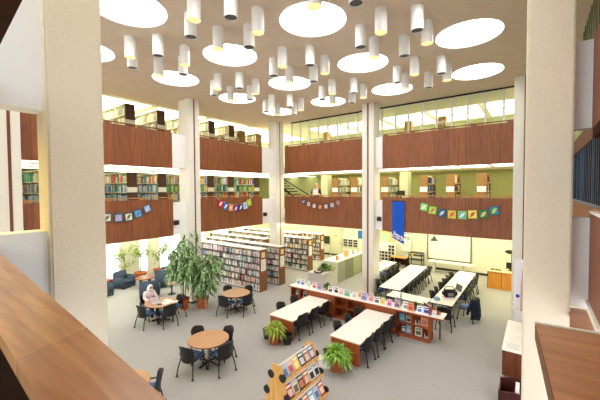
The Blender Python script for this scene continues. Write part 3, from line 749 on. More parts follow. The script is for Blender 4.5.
for a, b_ in ((-6.58, -5.49), (-4.31, -3.38)):
    MB().box(cl(a), -.0, .0, cl(b_), .02, .735).build('front_panel', CHERRY, ct)
MB().box(cl(-7.33), .0, 0, cl(-2.38), .02, .04).build('kick_board', CHERRY, ct)
MB().tube([(cl(-2.2), .44, .0), (cl(-2.2), .44, .745)], .02).build('support_leg', BLACKM, ct)

def long_table(x0, y0, x1, y1, label, name='reading_table', z=.6, panel=True, rot=0):
    cx, cy = (x0+x1)/2, (y0+y1)/2; hx, hy = (x1-x0)/2, (y1-y0)/2
    t = thing(name, label, 'table', (cx, cy, 0), rot)
    MB().rbox(-hx, -hy, z-.035, hx, hy, z, .006).build('tabletop', WHITE, t)
    MB().box(-hx-.004, -hy-.004, z-.033, hx+.004, hy+.004, z-.008).build('edge_band', CREAMLAM if panel else BLACK, t)
    if panel:
        MB().box(-hx+.03, -hy+.02, 0, hx-.03, -hy+.055, z-.035).build('end_panel', CHERRY, t)
        MB().box(-.02, -hy+.055, .2, .02, hy-.02, z-.035).build('stretcher_panel', CHERRY, t)
    else:
        for sx in (-1, 1):
            for sy in (-1, 1): MB().tube([(sx*(hx-.07), sy*(hy-.09), 0), (sx*(hx-.07), sy*(hy-.09), z-.035)], .018).build('leg', BLACKM, t)
    return t
long_table(-6.47, 7.1, -5.56, CF-.05, 'white-topped cherry table joined to the counter, behind the yellow-green fern')
long_table(-4.26, 6.98, -3.40, CF-.05, 'white-topped cherry table joined to the counter, behind the bright green fern')
for k, y in enumerate((7.5, 8.12, 8.75)):
    chair(-5.68, y, 180, 'chair on the inner long side of the yellow-fern table, %s from its fern end' % ordn[k], random.uniform(-6, 6))
for k, y in enumerate((7.72, 8.42)):
    chair(-6.33, y, 0, 'chair on the round-table side of the yellow-fern table, %s from its fern end' % ordn[k], random.uniform(-6, 6))
for k, y in enumerate((7.32, 7.93, 8.5, 8.98)):
    chair(-3.52, y, 180, 'chair on the open-carpet side of the green-fern table, %s from its fern end' % ordn[k], random.uniform(-6, 6))
for k, y in enumerate((7.5, 8.1, 8.72)):
    chair(-4.12, y, 0, 'chair on the inner long side of the green-fern table, %s from its fern end' % ordn[k], random.uniform(-6, 6))

# meeting tables beyond the counter
long_table(-4.95, 11.62, -4.13, 16.0, 'long white meeting table running towards the easel and black cart', 'meeting_table', .6, False, .04)
long_table(-2.83, 11.0, -2.13, 16.0, 'long white meeting table running towards the podium, with bag on it', 'meeting_table', .6, False, -.0)
long_table(-4.25, 10.75, -2.86, 11.42, 'white cross table behind the counter joining the meeting tables', 'meeting_table', .6, False, -.08)
long_table(-6.5, 13.9, -5.75, 16.1, 'white meeting table half hidden by the central pillar', 'meeting_table', .6, False)
num = ['first', 'second', 'third', 'fourth', 'fifth', 'sixth', 'seventh']
for k in range(7): chair(-4.12-.012*k, 12.1+.56*k, 180, 'chair on the inner side of the easel-side meeting table, %s from the counter' % num[k], random.uniform(-10, 10))
for k in range(5): chair(-4.86-.03*k, 12.02+.6*k, 0, 'chair on the pillar side of the easel-side meeting table, %s from the counter' % num[k], random.uniform(-10, 10))
for k in range(6): chair(-2.72, 11.75+.62*k, 0, 'chair on the inner side of the podium-side meeting table, %s from the counter' % num[k], random.uniform(-10, 10))
for k in range(5): chair(-2.2, 12.75+.6*k, 180, 'chair on the outer side of the podium-side meeting table, %s beyond the jacket' % num[k], random.uniform(-10, 10))
chair(-2.25, 10.62, 90, 'chair with bright blue seat at the counter end of the podium-side table')
jc = chair(-1.8, 11.75, 165, 'chair under the navy jacket at the podium-side meeting table')
for k in range(3): chair(-5.66, 14.2+.62*k, 180, 'chair at the half-hidden meeting table, %s from the central pillar' % num[k], random.uniform(-10, 10))

# things on the podium-side table
ja = MB()
n = 10; vs = []; fs = []
for i in range(n+1):
    a = (i/n-.5)*2.2
    for j, z in enumerate((.735, .73, .55, .3, .12)):
        rr = (.18, .27, .29, .30+.02*math.sin(i*2.1), .31+.03*math.sin(i*1.7))[j]
        vs.append((rr*math.sin(a), -.05-rr*.82*math.cos(a)-.05, z+.02*math.sin(i*1.3)*(j > 2)))
fs = [(i*5+j, i*5+5+j, i*5+6+j, i*5+1+j) for i in range(n) for j in range(4)]
ja.add(vs, fs, 0, True)
t = thing('jacket', 'dark navy jacket draped over a chair back beside the podium-side table', 'jacket', (-1.8, 11.75, .01), math.radians(165-90))
o = ja.build('jacket_body', flat('navy_cloth', (24, 32, 50), .9), t); o.modifiers.new('t', 'SOLIDIFY').thickness = .03; o.modifiers['t'].offset = 1
for s_ in (-1, 1): MB().tube([(s_*.22, -.24, .68), (s_*.30, -.18, .5), (s_*.31, -.12, .28)], [.06, .055, .045]).build('sleeve', flat('navy_cloth', (24, 32, 50), .9), t)
t = thing('shoulder_bag', 'black shoulder bag lying on the podium-side meeting table', 'bag', (-2.4, 11.95, .6), .5)
MB().rbox(-.24, -.14, 0, .24, .14, .24, .07).build('bag_body', flat('black_cloth', (24, 22, 26), .8), t)
MB().tube([(-.2, 0, .22), (-.12, .02, .34), (.1, .02, .35), (.2, 0, .22)], .018).build('strap', BLACK, t)
MB().rbox(-.1, -.155, .05, .1, -.135, .17, .01).build('pocket', flat('grey_cloth', (120, 118, 128), .8), t)
t = thing('laptop', 'open grey laptop on the podium-side meeting table behind the bag', 'laptop', (-2.42, 12.75, .6), -.9)
MB().rbox(-.2, -.14, 0, .2, .14, .02, .005).build('keyboard_base', flat('silver_plastic', (176, 176, 172), .4), t)
MB().box(-.2, .14, .01, .2, .155, .28, M=Matrix.Rotation(-.3, 4, 'X')).build('screen_lid', flat('dark_grey_plastic', (84, 84, 88), .4), t)
t = thing('sun_hat', 'white cap with blue crown on the corner of the podium-side table', 'hat', (-2.66, 11.28, .6))
MB().lathe([(.17, 0), (.17, .015), (.11, .03), (.11, .03)], n=20).build('brim', WHITE, t)
MB().ell((0, 0, .04), (.11, .11, .1)).build('crown', flat('pale_blue_cloth', (120, 160, 190), .8), t)

# ================================================================== DISPLAY BOOKS
def disp_book(x, y, z, w, h, cover, art, label, group, lean=-.16, art2=None, name='display_book', rz=0, cat='book'):
    m = MB(); M = Matrix.Rotation(lean, 4, 'X')
    m.box(-w/2, 0, 0, w/2, .006, h, 0, M=M); m.box(-w/2+.003, .006, .003, w/2-.003, .022, h-.003, 1, M=M); m.box(-w/2, .022, 0, w/2, .028, h, 0, M=M); m.box(-w/2-.004, 0, 0, -w/2, .028, h, 0, M=M)
    m.box(-w*.36, -.002, h*.16, w*.36, 0, h*.58, 2, M=M)
    m.box(-w*.38, -.002, h*.72, w*.38, 0, h*.86, 3, M=M)
    o = m.build(name, [col(cover), col((240, 236, 226)), col(art), col(art2 or art)], None, (x, y, z+.002), rz)
    return tag(o, label, cat, group)
TOPB = [(-7.2, 9.55, .2, .24, (240, 238, 234), (110, 130, 150), 'white book with grey picture at the far plain end of the counter'),
 (-6.98, 9.52, .2, .25, (238, 238, 244), (120, 130, 190), 'white book with violet-blue picture, second along the counter'),
 (-6.73, 9.52, .18, .23, (236, 234, 230), (200, 190, 190), 'pale book with faint picture, third along the counter'),
 (-6.42, 9.46, .2, .25, (238, 230, 222), (200, 70, 50), 'white book with red spot picture above the cubbies by the yellow-fern table'),
 (-6.2, 9.46, .22, .26, (196, 184, 214), (120, 110, 170), 'lavender book on the counter beside the small orange pot'),
 (-5.72, 9.42, .2, .24, (240, 238, 236), (60, 60, 70), 'white book with small black picture just past the orange pot'),
 (-5.5, 9.44, .2, .27, (242, 240, 236), (40, 44, 50), 'tall white book with black star-shaped picture'),
 (-5.28, 9.40, .2, .25, (240, 222, 222), (226, 160, 160), 'pale pink book standing behind the wide teal-pictured one'),
 (-5.04, 9.36, .28, .25, (214, 226, 214), (96, 160, 140), 'wide book with teal green picture on the counter'),
 (-4.78, 9.38, .2, .24, (240, 238, 236), (190, 190, 200), 'plain white book beside the wide teal-pictured one'),
 (-4.62, 9.52, .24, .27, (240, 226, 200), (226, 150, 60), 'book with orange picture standing back near the central pillar'),
 (-4.42, 9.36, .26, .28, (206, 196, 220), (130, 116, 170), 'large lavender book with purple picture in front of the green-fern table'),
 (-4.2, 9.40, .2, .27, (232, 196, 204), (210, 130, 140), 'rose pink book standing beside the small red plant pot'),
 (-3.98, 9.35, .2, .23, (242, 240, 236), (80, 90, 110), 'white book with dark oval picture before the small red plant pot'),
 (-3.8, 9.38, .15, .24, (206, 214, 150), (230, 190, 70), 'yellow-green narrow book on the counter'),
 (-3.58, 9.35, .18, .23, (236, 206, 220), (214, 90, 160), 'white book with bright magenta picture on the counter'),
 (-3.34, 9.36, .2, .26, (196, 176, 190), (120, 100, 120), 'mauve book in front of the clear sign holder'),
 (-3.08, 9.36, .2, .27, (240, 236, 232), (150, 160, 150), 'white book with grey-green picture right of the sign holder'),
 (-2.93, 9.34, .19, .27, (226, 150, 120), (206, 70, 60), 'orange-red book on the counter beside the bushy plant'),
 (-2.68, 9.36, .17, .22, (240, 240, 244), (90, 120, 190), 'white book with small blue picture below the bushy plant'),
 (-2.49, 9.36, .22, .24, (226, 228, 240), (50, 70, 170), 'white book with strong blue picture near the counter end'),
 (-2.3, 9.38, .17, .17, (242, 240, 238), (200, 200, 206), 'small plain white card book at the counter end')]
for (x, y, w, h, c, a, lab) in TOPB: disp_book(x, y, .78, w*.88, h*.88, c, a, lab, 'books standing on the display counter')
CUB = [(-3.2, .41, .17, .22, (80, 130, 170), (120, 190, 190), 'blue-green book in the upper cubby beside the green-fern table'),
 (-3.0, .41, .15, .2, (230, 214, 190), (60, 60, 60), 'cream book with dark portrait in the upper cubby'),
 (-2.55, .41, .2, .29, (230, 170, 140), (200, 120, 100), 'salmon pink book in the end upper cubby of the counter'),
 (-3.15, .075, .15, .21, (60, 70, 80), (230, 230, 220), 'dark book with white figures in the lower cubby'),
 (-2.98, .075, .2, .25, (120, 170, 220), (230, 236, 240), 'sky blue book in the lower cubby'),
 (-2.72, .075, .2, .25, (230, 216, 200), (90, 110, 70), 'pale book with leafy picture in the end lower cubby'),
 (-7.15, .41, .16, .22, (60, 70, 70), (200, 200, 190), 'dark book in the cubby at the plain end of the counter'),
 (-6.78, .41, .16, .22, (220, 220, 224), (60, 60, 70), 'white book in the cubby beside the yellow-fern table')]
for (x, z, w, h, c, a, lab) in CUB: disp_book(x, CF+.12, z, w, h, c, a, lab, 'books in the counter cubbies')
def bookend(x, z, lab):
    t = thing('bookend', lab, 'book stand', (x, CF+.15, z))
    MB().box(-.07, -.05, 0, .07, .08, .006).build('foot', WMETAL, t)
    for s_ in (-1, 1): MB().tube([(s_*.05, -.04, .006), (s_*.05, .02, .1), (s_*.05, .06, .006)], .008).build('prong', WMETAL, t)
bookend(-2.76, .41, 'empty white wire book stand in the end upper cubby'); bookend(-2.5, .075, 'empty white wire book stand in the end lower cubby')
# sign holder
t = thing('sign_holder', 'clear sign holder with grey notice on the display counter', 'sign', (-3.42, 9.62, .78), -.5)
MB().box(-.12, -.06, 0, .12, .06, .012).build('foot', WMETAL, t)
MB().box(-.12, 0, .01, .12, .012, .34, M=Matrix.Rotation(-.15, 4, 'X')).build('sheet', [flat('notice_white', (236, 236, 238), .5)], t)
MB().box(-.09, -.004, .06, .09, 0, .22, M=Matrix.Rotation(-.15, 4, 'X')).build('notice_picture', flat('notice_grey', (126, 128, 140), .6), t)
MB().box(.13, .0, 0, .15, .03, .42).build('post', CHROME, t)
t = thing('slant_board', 'sloping cherry wood book stand at the end of the display counter', 'book stand', (-2.47, 9.62, .78), -.75); t.scale = (.75, .75, .75)
MB().prism([(-.22, 0), (.26, 0), (.26, .05), (-.22, .36)], 'x', -.03, .0).prism([(-.22, 0), (.26, 0), (.26, .05), (-.22, .36)], 'x', .3, .33).build('side_panel', CHERRY, t)
MB().prism([(-.24, .36), (.28, .05), (.28, .08), (-.24, .39)], 'x', -.05, .35).build('sloped_top', CHERRY, t)
MB().prism([(-.22, .375), (-.17, .345), (-.17, .375), (-.22, .405)], 'x', -.05, .35).build('white_edge', WHITE, t)

# ================================================================== PLANTS
def fern(x, y, z, r, h, mat, potmat, label, pot=.2, poth=.3, n=420):
    t = thing('potted_fern', label, 'plant', (x, y, z), .5)
    a = pot/2
    m = MB(); w0, w1 = a*.82, a
    m.add([(-w0, -w0, 0), (w0, -w0, 0), (w0, w0, 0), (-w0, w0, 0), (-w1, -w1, poth), (w1, -w1, poth), (w1, w1, poth), (-w1, w1, poth)], [(0, 3, 2, 1), (0, 1, 5, 4), (1, 2, 6, 5), (2, 3, 7, 6), (3, 0, 4, 7)])
    m.build('pot', potmat, t)
    MB().box(-w1*.95, -w1*.95, poth-.04, w1*.95, w1*.95, poth-.02).build('soil', SOIL, t)
    m = MB()
    for k in range(n):
        an = random.uniform(0, 2*PI); el = random.uniform(.1, 1.5); L_ = r*random.uniform(.75, 1.15)
        d = Vector((math.cos(an)*math.cos(el), math.sin(an)*math.cos(el), math.sin(el)))
        b0 = Vector((random.uniform(-.06, .06), random.uniform(-.06, .06), poth-.02))
        m.leaf(b0, d, L_, r*.14, random.uniform(.35, 1.0), seg=6)
    m.build('fronds', mat, t)
    return t
fern(-5.93, 6.74, 0, .35, .6, FERNY, BROWNPOT, 'yellow-green fern in a square brown pot beside the white table end', .28, .45)
fern(-3.82, 6.6, 0, .40, .6, FERNG, BROWNPOT, 'bright green fern in a square brown pot beside the waste box', .3, .43)
def bushy(x, y, z, r, potc, label, h=.12, mat=LEAFD, n=70):
    t = thing('potted_plant', label, 'plant', (x, y, z))
    MB().lathe([(.05, 0), (.07, h), (.075, h), (.075, h+.012), (.06, h+.012), (.055, h-.01)], n=14).build('pot', potc, t)
    m = MB()
    for k in range(n):
        an = random.uniform(0, 2*PI); el = random.uniform(-.1, 1.4)
        m.leaf((0, 0, h), (math.cos(an)*math.cos(el), math.sin(an)*math.cos(el), math.sin(el)), r*random.uniform(.6, 1.1), r*.35, .4)
    m.build('leaves', mat, t)
bushy(-6.0, 9.66, .78, .22, TERRA, 'small leafy plant in a terracotta pot on the counter before the service desk')
bushy(-4.16, 9.64, .78, .17, flat('red_pot', (190, 80, 66), .6), 'small plant in a red pot on the counter near the central pillar')
bushy(-2.86, 9.6, .78, .22, TERRA, 'bushy green plant on the counter beside the orange-red book', .1)

def tall_plant(x, y, label, hmax, spread_, n_canes, nleaf, potr=.2, seed=1, lean=(0, 0), mat=None, low=.3):
    rnd = random.Random(seed)
    t = thing('potted_tree', label, 'plant', (x, y, 0))
    MB().lathe([(potr*.72, 0), (potr*.95, .34), (potr*1.05, .34), (potr*1.05, .4), (potr*.9, .4), (potr*.88, .36)], n=24, cap=True).build('pot', TERRA, t)
    MB().lathe([(potr*.86, .35), (potr*.86, .36)], n=24).build('soil', SOIL, t)
    canes = MB(); lv = MB()
    for c in range(n_canes):
        a = 2*PI*c/n_canes+rnd.random(); hh = hmax*rnd.uniform(.62, 1); sp = spread_*rnd.uniform(.25, .7)
        pts = [Vector((math.cos(a)*.06, math.sin(a)*.06, .36))]
        for k in range(1, 6): pts.append(Vector((math.cos(a)*(.06+sp*(k/5)**1.4)+lean[0]*k/5, math.sin(a)*(.06+sp*(k/5)**1.4)+lean[1]*k/5, .36+(hh-.36)*k/5)))
        canes.tube(pts, [.02, .018, .016, .013, .01, .006], 6)
        for q in range(nleaf):
            u = (low+(1-low)*rnd.random())*5; i = min(4, int(u)); p = pts[i].lerp(pts[i+1], u-i)
            an = rnd.uniform(0, 2*PI); el = rnd.uniform(-.4, .5)
            br = Vector((math.cos(an)*math.cos(el), math.sin(an)*math.cos(el), math.sin(el)))
            p2 = p+br*rnd.uniform(.02, spread_*.5)
            W = p2+Vector((x, y, 0))+br*.15
            if -11.5 < W.x < -10.5 and 7.0 < W.y < 7.95 or (W.x < -10.6 and W.z > 2.35): continue
            an += rnd.uniform(-.7, .7); el = rnd.uniform(-1.0, .4)
            lv.leaf(p2, (math.cos(an)*math.cos(el), math.sin(an)*math.cos(el), math.sin(el)), rnd.uniform(.28, .48), rnd.uniform(.06, .11), rnd.uniform(.2, .7))
    canes.build('canes', BARK, t); lv.build('foliage', mat or LEAFM, t)
    return t
LEAFM = leafy('highlight_tinted_leaf', (52, 98, 48), (172, 204, 142))  # the pale tone paints leaf highlights into the colour
tall_plant(-9.92, 7.25, 'tall drooping-leaf plant in a terracotta pot, right of the white pillar', 2.2, .5, 6, 75, .21, 3, (.1, .22), None, .3)
tall_plant(-10.42, 6.78, 'tallest drooping-leaf plant in front of the white pillar, pot behind the laptop table', 2.9, .62, 8, 62, .2, 4, (.05, .0), None, .52)
def ficus(x, y, h, label, seed, potc=None, mat=LEAFL):
    rnd = random.Random(seed); t = thing('potted_tree', label, 'plant', (x, y, 0))
    MB().lathe([(.2, 0), (.27, .3), (.29, .3), (.29, .34), (.25, .34), (.24, .3)], n=20).build('pot', potc or TERRA, t)
    m = MB(); lv = MB(); m.tube([(0, 0, .28), (.03, .02, h*.5), (0, 0, h*.75)], [.025, .02, .012])
    for b_ in range(9):
        a = rnd.uniform(0, 2*PI); z0 = h*rnd.uniform(.35, .75); e = Vector((math.cos(a)*.5, math.sin(a)*.5, z0+h*rnd.uniform(.1, .3)))
        m.tube([(0, 0, z0), e], [.01, .004], 5)
        for k in range(26):
            p = Vector((0, 0, z0)).lerp(e, rnd.uniform(.3, 1.1))+Vector((rnd.uniform(-.12, .12), rnd.uniform(-.12, .12), rnd.uniform(-.12, .12)))
            an = rnd.uniform(0, 2*PI); lv.leaf(p, (math.cos(an), math.sin(an), rnd.uniform(-.6, .4)), rnd.uniform(.1, .18), rnd.uniform(.04, .07), .4)
    m.build('trunk', BARK, t); lv.build('foliage', mat, t); return t
ficus(-15.75, 7.1, 1.75, 'pale green indoor tree against the window, above the lone armchair', 11)
ficus(-15.7, 7.85, 1.75, 'yellowish indoor tree in an orange planter behind the coffee table', 12, flat('orange_planter', (206, 112, 52), .6))
ficus(-15.6, 8.75, 1.6, 'leafy indoor tree behind the armchair pair at the windows', 13)
# trailing plants on the service desk are placed with the desk

# ================================================================== LOUNGE
def armchair(x, y, face, label):
    t = thing('armchair', label, 'armchair', (x, y, 0), math.radians(face-90), 'blue armchairs of the lounge')
    MB().rbox(-.24, -.22, .2, .24, .3, .36, .04).build('seat_cushion', ARMCH, t)
    MB().rbox(-.36, -.34, .1, .36, -.2, .72, .05).build('backrest', ARMCH, t)
    for s_ in (-1, 1): MB().rbox(s_*.24, -.3, .06, s_*.37, .3, .52, .04).build('arm', ARMCH, t)
    MB().rbox(-.3, -.28, .05, .3, .28, .2, .02).build('base', ARMCH, t)
    for sx in (-1, 1):
        for sy in (-1, 1): MB().box(sx*.3-.025, sy*.25-.025, 0, sx*.3+.025, sy*.25+.025, .06).build('leg', DARKWOOD, t)
    return t
armchair(-14.95, 6.75, 20, 'slate blue armchair alone beside the big bright window')
armchair(-14.35, 5.55, 20, 'slate blue armchair half hidden by the near stucco pillar')
armchair(-14.75, 8.55, 215, 'slate blue armchair under the windows behind the coffee table')
armchair(-13.6, 7.85, 150, 'slate blue armchair facing the window, behind the side table')
armchair(-12.75, 6.75, 145, 'slate blue armchair right behind the person in the headscarf')
armchair(-13.75, 8.85, 230, 'slate blue armchair with a pale throw beside the tall plants')
t = thing('coffee_table', 'round dark wooden coffee table in the lounge', 'table', (-14.2, 7.3, 0))
MB().lathe([(.38, .4), (.4, .41), (.4, .44), (.38, .45)], n=32).build('tabletop', wood('coffee_wood', (140, 84, 50), (160, 100, 62), .25), t)
for k in range(4): a = k*PI/2+.4; MB().box(.25*math.cos(a)-.035, .25*math.sin(a)-.035, 0, .25*math.cos(a)+.035, .25*math.sin(a)+.035, .4).build('leg', DARKWOOD, t)
t = thing('side_table', 'small round wooden side table among the blue armchairs', 'table', (-12.3, 7.45, 0))
MB().lathe([(.2, .44), (.21, .45), (.21, .47), (.2, .48)], n=24).build('tabletop', TABLEW, t); MB().lathe([(.16, 0), (.16, .02), (.03, .04), (.03, .44)], n=14).build('pedestal', BLACKM, t)
t = thing('wooden_stool', 'low orange-brown wooden box stool by the lounge window', 'stool', (-15.5, 6.2, 0))
MB().rbox(-.2, -.2, .03, .2, .2, .34, .02).build('box_body', CHERRY, t); MB().box(-.22, -.22, .34, .22, .22, .37).build('top', CHERRY, t)

# ================================================================== PEOPLE
def skin_body(name, verts, edges, radii, mat, parent, root=0, sub=2):
    me = bpy.data.meshes.new(name); me.from_pydata(verts, edges, []); me.materials.append(mat)
    o = bpy.data.objects.new(name, me); C.objects.link(o); o.parent = parent
    sk = o.modifiers.new('skin', 'SKIN'); sk.use_smooth_shade = True
    for i, r in enumerate(radii):
        d = me.skin_vertices[0].data[i]; d.radius = (r, r) if not isinstance(r, tuple) else r; d.use_root = (i == root)
    ss = o.modifiers.new('sub', 'SUBSURF'); ss.levels = sub; ss.render_levels = sub
    return o
SKIN = flat('skin', (222, 172, 146), .55); SHIRT = flat('pale_pink_cloth', (236, 216, 226), .85); SCARF = flat('white_scarf', (246, 240, 242), .85); TROU = flat('dark_trousers', (44, 42, 52), .85)
def person_sitting(x, y, face, label):
    t = thing('person', label, 'person', (x, y, 0), math.radians(face-90))      # local +y is forward
    V = [(0, 0, .46), (0, .0, .6), (0, .02, .76), (0, .04, .88), (0, .07, .95), (0, .10, 1.02), (0, .115, 1.07)]
    Rr = [(.13, .1), (.12, .09), (.13, .095), (.085, .07), .04, (.065, .075), (.055, .065)]
    E = [(i, i+1) for i in range(6)]
    for s_ in (-1, 1):
        b = len(V); V += [(s_*.14, .03, .86), (s_*.2, .1, .70), (s_*.15, .3, .655), (s_*.12, .37, .66)]; Rr += [.055, .042, .032, .026]
        E += [(3, b), (b, b+1), (b+1, b+2), (b+2, b+3)]
        for q, (dx, L_) in enumerate(((-.03, .05), (-.012, .062), (.006, .066), (.024, .058))):
            k = len(V); V += [(s_*.12+dx, .40+L_*.5, .662), (s_*.12+dx, .39+L_, .648)]; Rr += [.0075, .006]; E += [(b+3, k), (k, k+1)]
        k = len(V); V += [(s_*.12-s_*.035, .395, .66), (s_*.12-s_*.045, .415, .652)]; Rr += [.008, .007]; E += [(b+3, k), (k, k+1)]
        b = len(V); V += [(s_*.085, .05, .45), (s_*.1, .36, .44), (s_*.1, .38, .22), (s_*.1, .37, .05), (s_*.1, .46, .03)]; Rr += [.085, .065, .05, .035, .03]
        E += [(0, b), (b, b+1), (b+1, b+2), (b+2, b+3), (b+3, b+4)]
    body = skin_body('body', V, E, Rr, SKIN, t)
    # clothes
    V = [(0, 0, .44), (0, 0, .6), (0, .02, .76), (0, .035, .87), (0, .055, .92)]; Rr = [(.15, .12), (.14, .105), (.15, .112), (.105, .085), .06]; E = [(0, 1), (1, 2), (2, 3), (3, 4)]
    for s_ in (-1, 1):
        b = len(V); V += [(s_*.145, .03, .86), (s_*.205, .1, .70), (s_*.16, .27, .655)]; Rr += [.07, .056, .045]; E += [(3, b), (b, b+1), (b+1, b+2)]
    skin_body('shirt', V, E, Rr, SHIRT, t)
    V = [(0, 0, .45), (0, 0, .5)]; Rr = [(.15, .12), (.14, .11)]; E = [(0, 1)]
    for s_ in (-1, 1):
        b = len(V); V += [(s_*.085, .05, .45), (s_*.1, .36, .44), (s_*.1, .38, .22), (s_*.1, .37, .08)]; Rr += [.098, .078, .064, .055]; E += [(0, b), (b, b+1), (b+1, b+2), (b+2, b+3)]
    skin_body('trousers', V, E, Rr, TROU, t)
    m = MB(); M = Matrix.Translation((0, .10, 1.04)) @ Matrix.Rotation(-.35, 4, 'X')
    n, k_ = 20, 9; vs = []
    for i in range(k_+1):
        th = .06+(PI*.80)*i/k_
        for q in range(n):
            a = 2*PI*q/n; rr = Vector((.088*math.sin(th)*math.cos(a), .098*math.sin(th)*math.sin(a), .115*math.cos(th)))
            if i >= 7: rr = Vector((rr.x*1.25, rr.y*1.1-.01, rr.z*1.15))
            if math.sin(a) > .72 and 3 <= i <= 6: rr.y *= .74
            vs.append(M @ rr)
    fs = [(i*n+q, (i+1)*n+q, (i+1)*n+(q+1) % n, i*n+(q+1) % n) for i in range(k_) for q in range(n) if not (math.sin(2*PI*(q+.5)/n) > .75 and 3 <= i < 6)]
    m.add(vs, fs, 0, True); m.quad(vs[0], vs[n//4], vs[n//2], vs[3*n//4])
    o = m.build('headscarf', SCARF, t); so = o.modifiers.new('th', 'SOLIDIFY'); so.thickness = .008
    f = MB(); f.ell((0, .074, -.002), (.011, .018, .022), 0, 8, 6, M); f.ell((0, .072, -.045), (.022, .008, .006), 1, 8, 5, M)
    for s_ in (-1, 1): f.ell((s_*.026, .072, .022), (.010, .006, .006), 2, 8, 5, M)
    f.build('face_features', [SKIN, flat('lips', (190, 110, 104), .5), BLACK], t)
    return t
person_sitting(-10.70, 5.62, 0, 'person in white headscarf and pale pink shirt reading at the round table')
t = thing('laptop', 'pale laptop in front of the person in the headscarf', 'laptop', (-10.08, 5.55, .637), math.radians(95))
MB().rbox(-.15, -.11, 0, .15, .11, .018, .005).build('keyboard_base', flat('pale_plastic', (214, 200, 206), .5), t)
MB().box(-.15, .11, .0, .15, .12, .2, M=Matrix.Translation((0, -.03, .012)) @ Matrix.Rotation(-.35, 4, 'X')).build('screen_lid', flat('pale_plastic', (214, 200, 206), .5), t)
for k, (x, y, r, lab) in enumerate([(-10.0, 5.9, .3, 'open white papers on the laptop table, nearest the scarf'), (-9.82, 5.72, -.2, 'white papers on the laptop table beside the pencil case'), (-9.72, 5.95, .7, 'loose white sheet near the far edge of the laptop table')]):
    m = MB(); m.box(-.14, -.1, 0, .0, .1, .004).box(.002, -.1, 0, .14, .1, .005)
    tag(m.build('paper', WHITE, None, (x, y, .6385), r), lab, 'paper')
tag(MB().rbox(-.07, -.02, 0, .07, .02, .03, .008).build('pencil_case', flat('grey_case', (96, 100, 112), .7), None, (-9.82, 5.5, .638), .5), 'small dark grey pencil case on the laptop table', 'pencil case')
# standing person on the far middle gallery
def person_standing(x, y, z, face, label):
    t = thing('person', label, 'person', (x, y, z), math.radians(face-90))
    V = [(0, 0, .72), (0, .0, .86), (0, .02, 1.02), (0, .02, 1.14), (0, .03, 1.22), (0, .05, 1.29), (0, .06, 1.35)]
    Rr = [(.12, .09), (.105, .08), (.125, .09), (.085, .07), .038, (.062, .072), (.05, .06)]; E = [(i, i+1) for i in range(6)]
    for s_ in (-1, 1):
        b = len(V); V += [(s_*.14, .01, 1.12), (s_*.18, .0, .94), (s_*.13, .2, .93), (s_*.09, .26, .95)]; Rr += [.05, .04, .032, .026]; E += [(3, b), (b, b+1), (b+1, b+2), (b+2, b+3)]
        for dx in (-.024, -.008, .008, .024):
            k = len(V); V += [(s_*.09+dx, .30, .955), (s_*.09+dx, .325, .945)]; Rr += [.0075, .006]; E += [(b+3, k), (k, k+1)]
        k = len(V); V += [(s_*.06, .285, .97), (s_*.05, .30, .975)]; Rr += [.008, .007]; E += [(b+3, k), (k, k+1)]
        b = len(V); V += [(s_*.08, 0, .66), (s_*.085, .01, .38), (s_*.085, -.01, .07), (s_*.09, .1, .03)]; Rr += [.085, .06, .04, .032]; E += [(0, b), (b, b+1), (b+1, b+2), (b+2, b+3)]
    skin_body('body', V, E, Rr, SKIN, t)
    V = [(0, 0, .68), (0, 0, .86), (0, .02, 1.02), (0, .02, 1.14), (0, .025, 1.18)]; Rr = [(.14, .11), (.125, .1), (.145, .11), (.1, .085), .055]; E = [(i, i+1) for i in range(4)]
    for s_ in (-1, 1):
        b = len(V); V += [(s_*.145, .01, 1.12), (s_*.185, .0, .94), (s_*.145, .15, .93)]; Rr += [.064, .053, .045]; E += [(3, b), (b, b+1), (b+1, b+2)]
    skin_body('jacket', V, E, Rr, flat('maroon_cloth', (70, 30, 28), .85), t)
    V = [(0, 0, .7), (0, 0, .74)]; Rr = [(.13, .1), (.12, .1)]; E = [(0, 1)]
    for s_ in (-1, 1):
        b = len(V); V += [(s_*.08, 0, .66), (s_*.085, .01, .38), (s_*.085, -.01, .09)]; Rr += [.095, .072, .055]; E += [(0, b), (b, b+1), (b+1, b+2)]
    skin_body('trousers', V, E, Rr, TROU, t)
    m = MB(); m.ell((0, .03, 1.34), (.075, .08, .075)); m.ell((0, -.01, 1.28), (.066, .05, .08)); m.build('hair', flat('blond_hair', (206, 172, 120), .7), t)
    f = MB(); f.ell((0, .125, 1.30), (.01, .016, .018), 0, 8, 6); f.ell((0, .118, 1.265), (.02, .008, .006), 1, 8, 5)
    for s_ in (-1, 1): f.ell((s_*.024, .115, 1.32), (.009, .006, .006), 2, 8, 5)
    f.build('face_features', [SKIN, flat('lips', (190, 110, 104), .5), BLACK], t)
    return t
ps = person_standing(-8.64, 12.95, F2, 300, 'person in a dark maroon top standing on the far middle gallery'); ps.scale = (1.12, 1.12, 1.12)
tag(MB().box(-.13, -.01, 0, .13, .01, .3).build('paper', WHITE, None, (-8.47, 12.63, F2+.98), math.radians(300-90)), 'white sheet held by the person in the maroon top', 'paper')

